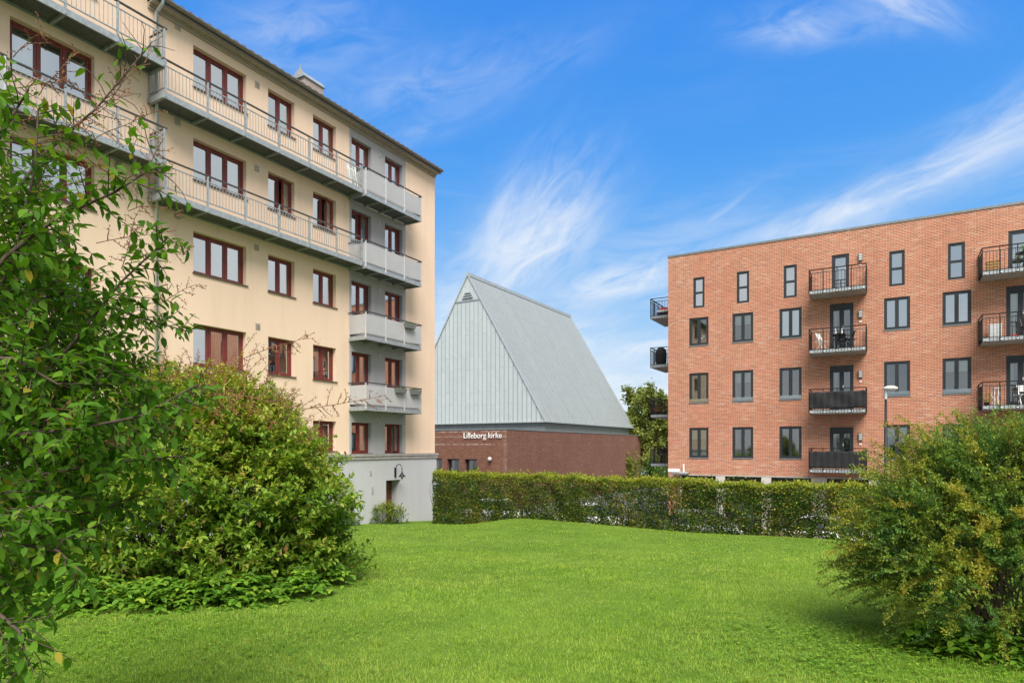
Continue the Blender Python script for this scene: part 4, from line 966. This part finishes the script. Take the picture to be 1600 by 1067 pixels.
def barberry():
    bx, by = 4.46, 5.7; bz = gzf(bx, by)
    B = empty('barberry_bush', (bx, by, bz), 0, label='arching barberry bush with olive gold shoots at the right edge', cat='bush')
    stems = []
    for i in range(70):
        ph = rng.uniform(0, 2 * math.pi); v = rng.uniform(.2, 1.0); k = max(.05, 1 - v ** 2.3) ** .55
        r = np.array([math.cos(ph) * k * 1.3, math.sin(ph) * k * 1.1, 1.85 * v]) * rng.uniform(.7, 1.0)
        b0 = np.array([rng.normal(0, .2), rng.normal(0, .18), 0]); mid = b0 * .5 + r * .45 + np.array([0, 0, .35]) + rng.normal(0, .06, 3)
        t = np.linspace(0, 1, 8)[:, None]; stems.append((1 - t) ** 2 * b0 + 2 * t * (1 - t) * mid + t ** 2 * r)
    tubes(stems, .010, .003, 'stems', M['bark'], B, 5)
    trunk = [curve((-.25 + rng.normal(0, .12), -.45 + rng.normal(0, .1), -.03), (rng.normal(-.3, .25), rng.normal(0, .2), 1), .75, 5, 0, .2) for _ in range(5)]; tubes(trunk, .022, .012, 'trunks', M['bark'], B, 7)
    low = lambda ph: .6 if math.cos(ph) < -.5 else .88
    sh = fill_shoots(3000, 1.32, 1.12, 1.84, .50, .33, low, .2, .55, .35, .55, .10)
    sh = [q for q in sh if q[0][2] > .22 + .5 * max(0., -q[0][0] - .7)]
    # long plumes standing out of the outline
    for s_ in stems:
        d = unit(s_[-1] - s_[-3])
        for _ in range(3): sh.append(curve(s_[-1] * rng.uniform(.85, 1.0), d + rng.normal(0, .3, 3) + [0, 0, .15], rng.uniform(.35, .62), 7, .45, .18))
    tubes(sh, .0025, .001, 'shoots', M['twig'], B, 3)
    fine = twigs_from(sh, .05, .085, .55, .1, .15, .2)
    P, D, U = sample_lines(sh + fine, .0078); n = len(P)
    r = rng.normal(size=(n, 3)); r -= D * np.sum(r * D, 1, keepdims=True); r = unit(r)
    dr = D * .6 + r; nm = np.cross(np.cross(dr, [0, 0, 1.]), dr) + rnd3(n) * .4
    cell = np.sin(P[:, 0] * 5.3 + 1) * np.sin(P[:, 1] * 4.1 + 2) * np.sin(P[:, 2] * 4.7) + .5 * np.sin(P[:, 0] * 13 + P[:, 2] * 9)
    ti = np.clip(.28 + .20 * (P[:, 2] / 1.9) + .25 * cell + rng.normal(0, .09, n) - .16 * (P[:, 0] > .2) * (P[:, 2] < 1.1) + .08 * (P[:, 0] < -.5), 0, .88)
    L = rng.uniform(.017, .029, n); k = P[:, 2] > .06
    acc = [(P[k], dr[k], nm[k], L[k], ti[k])]; lines = []
    for i in range(230):                                   # long arching sprays, each with its own tone
        ph = rng.uniform(0, 2 * math.pi); v = rng.uniform(.18, .95); kk = max(.05, 1 - v ** 3) ** .55
        p0 = np.array([math.cos(ph) * kk * .85, math.sin(ph) * kk * .72, 1.45 * v + .1])
        ln = curve(p0, (math.cos(ph) * kk, math.sin(ph) * kk, .30 + .8 * v), rng.uniform(.5, .85), 9, 1.15 if v < .7 else .7, .10)
        sub = twigs_from([ln], .022, .085, .60, .06, .1, .1); lines += [ln]
        q, dq, uq = sample_lines([ln] + sub, .0075); m = len(q)
        r = rng.normal(size=(m, 3)); r -= dq * np.sum(r * dq, 1, keepdims=True); r = unit(r)
        d2 = dq * .6 + r; n2 = np.cross(np.cross(d2, [0, 0, 1.]), d2) + rnd3(m) * .35
        tone = np.clip(rng.choice([.30, .55, .72], p=[.35, .4, .25]) + .10 * (math.cos(ph) < 0) + .08 * v, 0, .85)
        ok = q[:, 2] > .05; acc.append((q[ok], d2[ok], n2[ok], rng.uniform(.017, .028, m)[ok], np.clip(tone + rng.normal(0, .07, m) + .12 * uq, 0, .9)[ok]))
    tubes(lines, .0035, .0012, 'sprays', M['twig'], B, 3)
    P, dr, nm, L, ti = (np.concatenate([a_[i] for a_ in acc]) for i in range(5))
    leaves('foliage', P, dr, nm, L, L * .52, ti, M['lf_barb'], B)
barberry()

def foreground_shrub():
    base = at(-330, 900, 2.7); base.z = gzf(base.x, base.y)
    B = empty('lilac_shrub', base, 0, label='dark leafy lilac shrub with brown seed heads close at the left edge', cat='shrub')
    b0 = np.array(base); br = []
    spec = [[(-60, 790, 2.6), (60, 765, 2.65), (160, 738, 2.7), (250, 680, 2.8), (325, 605, 2.9)], [(-40, 800, 2.4), (70, 740, 2.4), (180, 722, 2.4), (285, 712, 2.45)],
            [(-80, 760, 2.5), (20, 640, 2.5), (110, 540, 2.5), (190, 440, 2.55), (262, 372, 2.6)], [(-90, 640, 2.4), (-20, 500, 2.4), (30, 380, 2.4), (55, 260, 2.45), (60, 170, 2.5)],
            [(-80, 600, 2.8), (10, 490, 2.8), (100, 455, 2.9), (200, 490, 3.0), (300, 520, 3.1)], [(-70, 440, 2.6), (0, 330, 2.6), (70, 240, 2.7), (150, 170, 2.8), (235, 70, 2.9)],
            [(-80, 520, 2.3), (10, 400, 2.3), (90, 340, 2.35), (180, 300, 2.4), (250, 255, 2.5)], [(-60, 900, 2.2), (20, 850, 2.15), (90, 860, 2.1), (135, 900, 2.1)],
            [(-60, 1000, 2.0), (0, 960, 1.95), (30, 985, 1.9), (45, 1040, 1.9)], [(-80, 700, 2.2), (20, 680, 2.2), (120, 670, 2.2), (220, 650, 2.25), (310, 600, 2.3)],
            [(-80, 860, 2.7), (30, 820, 2.7), (140, 800, 2.75), (230, 770, 2.8)], [(-60, 560, 2.2), (20, 560, 2.2), (90, 600, 2.2), (170, 600, 2.25)],
            [(-70, 330, 2.3), (-10, 230, 2.3), (20, 180, 2.3), (45, 140, 2.35)], [(-60, 680, 3.0), (60, 600, 3.1), (150, 560, 3.2), (215, 585, 3.3)], [(-60, 740, 2.9), (60, 690, 3.0), (170, 640, 3.1), (250, 615, 3.2)]]
    for sp in spec:
        pts = [np.array(at(*q)) for q in sp]; st = b0 + np.array([rng.normal(.0, .15), rng.normal(0, .15), 0])
        s0 = pts[0]; lead = [st, st * .55 + s0 * .45 + np.array([0, 0, .25])]
        br.append(np.array(lead + pts))
    R0 = [b - b0 for b in br]
    tubes(R0, .012, .003, 'branches', M['twig'], B, 7)
    vis = [b[2:] for b in R0]
    fill = []
    poly = [(-40, 120), (20, 160), (50, 230), (90, 320), (125, 410), (180, 500), (235, 560), (255, 630), (215, 690), (150, 745), (90, 800), (55, 860), (25, 930), (-5, 1000), (-40, 1067)]
    def inside(x, y):
        c = False
        for (x0, y0), (x1, y1) in zip(poly, poly[1:] + poly[:1]):
            if (y0 > y) != (y1 > y) and x < (x1 - x0) * (y - y0) / (y1 - y0) + x0: c = not c
        return c
    while len(fill) < 1000:
        x, y = rng.uniform(-60, 330), rng.uniform(120, 1067)
        if not inside(x, y) or rng.random() > (.5 if y < 260 else .62 if y < 430 else .8 if y < 540 else 1.) * (1. if x < 190 else .6): continue
        p = np.array(at(x, y, rng.uniform(2.5, 3.6) if y < 760 else rng.uniform(2.0, 2.9))) - b0
        dn = -.5 if y > 800 else .1
        fill.append(curve(p - np.array([.12, 0, .03]), (1, rng.normal(0, .5), dn + rng.normal(0, .45)), rng.uniform(.14, .30), 4, .25, .3))
    tw = fill + twigs_from(vis, .026, .24, .66, .06, .0, .3, .3)
    tubes(tw, .0024, .0012, 'twigs', M['twig'], B, 4)
    P, D, U = sample_lines(tw + vis, .036); n = len(P)
    r = rng.normal(size=(n, 3)); r -= D * np.sum(r * D, 1, keepdims=True); r = unit(r)
    P2 = np.concatenate([P, P]); dr = np.concatenate([D * .6 + r, D * .6 - r]) + np.array([0, 0, -.25]); n2 = len(P2)
    nm = np.array([0, 0, 1.]) + rnd3(n2) * .55
    L = rng.uniform(.034, .064, n2); ti = np.clip(rng.normal(.45, .2, n2), 0, .92); y_ = rng.random(n2) < .02; ti[y_] = 1
    wz = P2 + b0; px = 800 + wz[:, 0] / wz[:, 1] * F; py = HZ - (wz[:, 2] - CAMZ) / wz[:, 1] * F
    # thinner towards the tips of the upper shoots
    k = rng.random(n2) < np.where(wz[:, 2] > 5.9, .12, np.where(wz[:, 2] > 5.5, .45, .88)) * np.where(px > 300, .5, 1.)
    
    leaves('foliage', P2[k], dr[k], nm[k], L[k], (L * .50)[k], ti[k], M['lf_fore'], B, LEAF8, True)
    hd = []
    for (px_, py_, Y, dx, dy, ln) in [(20, 190, 2.6, 1, .4, .28), (60, 150, 2.6, .5, .9, .25), (110, 200, 2.7, .9, .5, .30), (150, 215, 2.8, .9, .5, .3), (100, 250, 2.7, 1, .2, .25), (180, 290, 2.8, .9, .3, .3), (130, 300, 2.7, 1, .1, .25),
                                      (200, 330, 2.8, .8, .5, .25), (60, 300, 2.7, .9, .3, .25), (40, 230, 2.5, .9, .5, .25), (230, 270, 2.9, .4, .9, .2), (10, 140, 2.5, .8, .6, .25), (150, 380, 2.8, .9, .2, .3), (220, 400, 2.9, .9, .3, .25),
                                      (120, 690, 2.6, 1, -.1, .3), (60, 640, 2.4, 1, .1, .25), (190, 420, 2.9, .5, .8, .3), (240, 480, 3.0, .9, .5, .25), (170, 160, 2.8, .5, .8, .25), (20, 30 + 60, 2.6, .6, .7, .2), (380, 560, 3.0, .9, .4, .35), (470, 640, 2.6, .9, .2, .35)]:
        p = np.array(at(px_, py_, Y)) - b0; hd.append(curve(p, (dx, rng.normal(0, .2), dy), ln, 5, .3, .25))
        if px_ > 300: a_ = np.array(at(300, 618, 2.88)) - b0; hd.append(np.array([a_, a_ * .5 + p * .5 + [0, 0, .03], p]))
    sub = twigs_from(hd, .022, .085, .7, .05, .1, .3); sub2 = twigs_from(sub, .025, .03, .7, 0, .2, .3)
    tubes(hd + sub, .0022, .001, 'seed_heads', M['deadtwig'], B, 3)
    P, D, U = sample_lines(sub + sub2, .012); n = len(P); leaves('seed_pods', P, D * .3 + rnd3(n), rnd3(n), rng.uniform(.006, .014, n), np.full(n, .005), rng.random(n), M['deadtwig'], B)
foreground_shrub()

def ground_cover(name, pts, n, lab, hmax=.3, L=.08, edge=.08):
    """broad-leaved ground cover under the bushes: stuff"""
    pts = np.array(pts); i = rng.integers(0, len(pts), n); p = pts[i, :2] + rng.normal(size=(n, 2)) * pts[i, 2:3] * .5
    r = np.linalg.norm(p - pts[i, :2], axis=1) / pts[i, 2]
    h = hmax * np.clip(1 - .65 * r ** 2, .08, 1) * rng.uniform(.35, 1, n); z = gz(p[:, 0], p[:, 1]) + h
    P = np.repeat(np.stack([p[:, 0], p[:, 1], z], -1), 3, 0); m = len(P); a0 = np.repeat(rng.uniform(0, 6.28, n), 3) + np.tile([0, 1.9, -1.9], n)
    dr = np.stack([np.cos(a0), np.sin(a0), rng.normal(-.1, .2, m)], -1); nm = np.array([0, 0, 1.]) + rnd3(m) * .4
    Lq = rng.uniform(.6, 1.15, m) * L; ti = np.clip(np.repeat(rng.normal(.42, .22, n), 3) + rng.normal(0, .08, m), 0, 1)
    o = leaves(name, P, dr, nm, Lq, Lq * .62, ti, M['lf_cover'], None, LEAF8)
    tag(o, lab, 'ground cover', kind='stuff')
ground_cover('ground_cover', [(-5.9, 7.9, .5), (-5.3, 7.6, .5), (-4.8, 7.45, .5), (-4.2, 7.4, .5), (-3.7, 7.5, .45), (-3.2, 7.8, .4), (-2.75, 8.3, .35), (-5.0, 7.3, .4), (-4.0, 7.3, .4), (-3.45, 7.55, .4), (-5.6, 8.9, .6), (-4.5, 8.6, .6), (-3.4, 8.7, .5), (-2.6, 9.2, .35), (-6.5, 8.6, .5)], 2700, 'bright broad leaved ground cover round the foot of the tall bush', .36, .095)
ground_cover('ground_cover', [(3.55, 5.15, .2), (3.75, 4.95, .22), (4.0, 4.75, .25), (4.1, 5.1, .3), (3.4, 5.35, .12), (4.3, 4.7, .25), (3.65, 5.2, .2)], 420, 'dark broad leaved ground cover under the barberry bush', .30, .085)

def small_bush(name, x, y, w, h, n, lab, mat, L=.05, cat='shrub', group=None, thin=1.):
    z0 = gzf(x, y) if y < 29 and (x < -3.4 or y < float(hedge_line(np.array(x)))) else 0.
    B = empty(name, (x, y, z0), 0, label=lab, cat=cat, group=group); st = []
    for i in range(26):
        ph = rng.uniform(0, 6.28); e_ = R(rng.uniform(15, 85)); r = np.array([math.cos(ph) * math.cos(e_) * w, math.sin(ph) * math.cos(e_) * w * .7, h * (.15 + .85 * math.sin(e_))]) * rng.uniform(.75, 1.05)
        t = np.linspace(0, 1, 6)[:, None]; st.append(2 * t * (1 - t) * (r * .45 + np.array([0, 0, h * .25])) + t ** 2 * r)
    tubes(st, .012, .004, 'stems', M['twig'], B, 4)
    tw = twigs_from(st, h / 18, h * .2, .6, .2, .3, .3); P, D, U = sample_lines(tw, max(.01, h * .2 * len(tw) / n))
    m = len(P); dr = D * .4 + rnd3(m) + [0, 0, .2]; nm = rnd3(m) * .7 + [0, 0, .8]; Lq = rng.uniform(.7, 1.3, m) * L
    leaves('foliage', P, dr, nm, Lq, Lq * .55, np.clip(.35 + .3 * U + rng.normal(0, .2, m), 0, .95), mat, B); return B
def low_shrub(x, y, rx, h, lab, mat):
    B = empty('low_shrub', (x, y, gzf(x, y) - .04), 0, label=lab, cat='shrub')
    sh = fill_shoots(520, rx, rx * .7, h, .3, .22, lambda ph: .95, .3, .2, .5, .5, .05); tubes([np.linspace((0, 0, -.02), q[0], 5) for q in sh[::14]], .008, .003, 'stems', M['twig'], B, 4)
    P, dr, nm, L, ti = bush_leaves(sh, .03, .078, .3, lambda P, U, n: np.clip(.35 + .4 * P[:, 2] / h + rng.normal(0, .18, n), 0, .93))
    leaves('foliage', P, dr, nm, L, L * .55, ti, mat, B)
low_shrub(-5.35, 26.2, 1.0, .84, 'low yellow green shrub at the foot of the cream building by the cellar door', M['lf_hedge'])
low_shrub(-6.8, 24.6, .9, .8, 'low green shrub half behind the tall bush', M['lf_mid'])
small_bush('street_shrub', 3.0, 30.6, 1.15, 3.0, 1400, 'grey green shrub rising over the hedge before the church side wall', M['lf_tree'], .13)
small_bush('sapling', -1.75, 31, .45, 3.35, 420, 'bright sapling rising over the hedge before the church window', M['lf_cover'], .12, 'sapling')
small_bush('sapling', -3.0, 31, .35, 2.95, 260, 'short pale sapling tip over the hedge left of the church window', M['lf_cover'], .10, 'sapling')
small_bush('sapling', -.75, 30, .4, 3.0, 260, 'low leafy sapling tip over the hedge below the church lettering', M['lf_hedge'], .10, 'sapling')

def tree(x, y, h, w, lab, n, crown0=.18, L=.36):
    T = empty('tree', (x, y, 0), 0, label=lab, cat='tree', group='trees between the church and the brick building')
    tr = curve((0, 0, -.05), (rng.normal(0, .04), rng.normal(0, .04), 1), h * .85, 7, 0, .12)
    limbs = []
    P, D, U = sample_lines([tr], h * .035)
    for p, d, u in zip(P, D, U):
        if u < crown0: continue
        a = rng.uniform(0, 6.28); ln = w * (1.05 - .65 * abs(u - .45) * 1.4) * rng.uniform(.6, 1.1)
        limbs.append(curve(p, (math.cos(a), math.sin(a), .55), ln, 5, .1, .35))
    mb = MB(); mb.tube([Vector(p) for p in tr], [.018 * h * (1 - .85 * i / 7) for i in range(8)], 9)
    for ln in limbs: mb.tube([Vector(p) for p in ln], [.05, .042, .034, .026, .018, .01], 5, False)
    mb.build('trunk', M['bark'], T, True)
    tw = twigs_from(limbs, .4, w * .42, .65, .15, .25, .35); P, D, U = sample_lines(tw, .25); k = max(1, n // len(P))
    P = np.repeat(P, k, 0); m = len(P); P = P + rng.normal(0, .22, (m, 3))
    Lq = rng.uniform(.6, 1.3, m) * L; leaves('crown', P, rnd3(m), rnd3(m) + [0, 0, .6], Lq, Lq * .6, np.clip(rng.normal(.45, .22, m) + .12 * np.sin(P[:, 0] * 2) * np.sin(P[:, 2] * 2), 0, 1), M['lf_tree'], T)
for args in [(13.6, 74, 11.6, 3.9, 'tree with thin yellowing crown against the church roof edge', 12000), (16.6, 71, 11.6, 3.8, 'tall tree with open top behind the end balconies', 14000),
             (19.0, 78, 10.0, 3.2, 'dense darker tree close behind the brick building corner', 9000), (15.4, 82, 9.0, 3.2, 'green tree farthest back between church and brick building', 8000), (12.9, 86, 8.2, 3.0, 'tree mostly hidden behind the church end', 6000)]:
    tree(*args)
small_bush('street_shrub', 12.6, 58, 1.6, 3.4, 3000, 'leafy green shrub under the trees beside the church end', M['lf_mid'], .2)
small_bush('street_shrub', 14.4, 62, 2.0, 3.0, 3000, 'leafy green shrub under the lowest end balcony', M['lf_mid'], .2)
small_bush('street_shrub', 12.2, 66, 2.0, 4.0, 3000, 'tall shrub in the gap behind the church corner', M['lf_tree'], .22)

# ---------------------------------------------------------------- grass
def grass():
    n = 360000
    Y = np.concatenate([4.0 * (27 / 4.0) ** rng.random(int(n * .75)), rng.uniform(4, 14, n - int(n * .75))]); X = (rng.random(n) * 2 - 1) * .90 * Y
    k = (Y < hedge_line(X) + .1) & ~((X < -3.4) & (Y > 29.4 + (X + 3.567) * 1.69 - .1)); X, Y = X[k], Y[k]; n = len(X)
    P = np.stack([X, Y, gz(X, Y) - .004], -1)
    hz = rng.uniform(.018, .038, n) * (1 + .35 * np.sin(X * 1.7) * np.sin(Y * 1.3)); a = rng.uniform(0, 6.28, n)
    dr = np.stack([np.cos(a) * .55, np.sin(a) * .55, np.full(n, .85)], -1) + rng.normal(0, .15, (n, 3))
    nm = np.stack([np.cos(a), np.sin(a), np.full(n, .3)], -1)
    cl = np.sin(X * 6.1 + 2 * np.sin(Y * 2.3)) * np.sin(Y * 5.3 + 1.7 * np.sin(X * 1.9)) + .7 * np.sin(X * 13 + Y * 4) * np.sin(Y * 11 - X * 3)
    pt = np.sin(X * .8 + 1.3 * np.sin(Y * .35)) * np.sin(Y * .55 + .9 * np.sin(X * .6))
    ti = np.clip(rng.normal(.48, .22, n) + .17 * cl + .12 * pt, 0, .93); s = rng.random(n) < .02 + .035 * (pt > .35); ti[s] = 1.
    hz *= 1 + .30 * cl * (cl > 0)
    tf_ = rng.integers(0, n, 420); tf_ = np.repeat(tf_[Y[tf_] < 13], 26); m0 = len(tf_)          # taller, darker tufts
    ang = rng.uniform(0, 6.28, m0); rr_ = rng.random(m0) * .05 * (Y[tf_] / 6 + .4)
    X2, Y2 = X[tf_] + rr_ * np.cos(ang), Y[tf_] + rr_ * np.sin(ang)
    P = np.concatenate([P, np.stack([X2, Y2, gz(X2, Y2) - .004], -1)]); hz = np.concatenate([hz, rng.uniform(.045, .085, m0)])
    dr = np.concatenate([dr, np.stack([np.cos(ang) * .45, np.sin(ang) * .45, np.ones(m0)], -1)]); nm = np.concatenate([nm, np.stack([np.cos(ang), np.sin(ang), np.full(m0, .3)], -1)])
    wd = np.concatenate([.0042 * np.maximum(1, Y / 6.5) * rng.uniform(.7, 1.4, n), .0055 * np.maximum(1, Y2 / 6.5)])
    ti = np.concatenate([ti, np.clip(rng.normal(.15, .12, m0), 0, 1)])
    tag(leaves('grass', P, dr, nm, hz, wd, ti, M['grass'], None, BLADE), 'short bright mown grass covering the lawn', 'grass', kind='stuff')
    # clover and low weeds near the bushes
    m = 5200; q = rng.random(m)
    X = np.where(q < .55, rng.normal(3.1, .75, m), rng.normal(-3.6, 1.1, m)); Y = np.where(q < .55, rng.normal(5.4, .8, m), rng.normal(5.6, 1.0, m)); k = Y > 3.9; X, Y = X[k], Y[k]; m = len(X)
    P = np.repeat(np.stack([X, Y, gz(X, Y) + rng.uniform(.015, .05, m)], -1), 3, 0); a = np.repeat(rng.uniform(0, 6.28, m), 3) + np.tile([0, 2.09, 4.19], m)
    dr = np.stack([np.cos(a), np.sin(a), rng.normal(.15, .15, 3 * m)], -1); L = np.repeat(rng.uniform(.012, .03, m), 3)
    tag(leaves('lawn_weeds', P, dr, np.array([0, 0, 1.]) + rnd3(3 * m) * .3, L, L * .8, np.clip(rng.normal(.55, .2, 3 * m), 0, 1), M['lf_cover'], None), 'small clover and weeds growing in the grass near the bushes', 'weeds', kind='stuff')
grass()
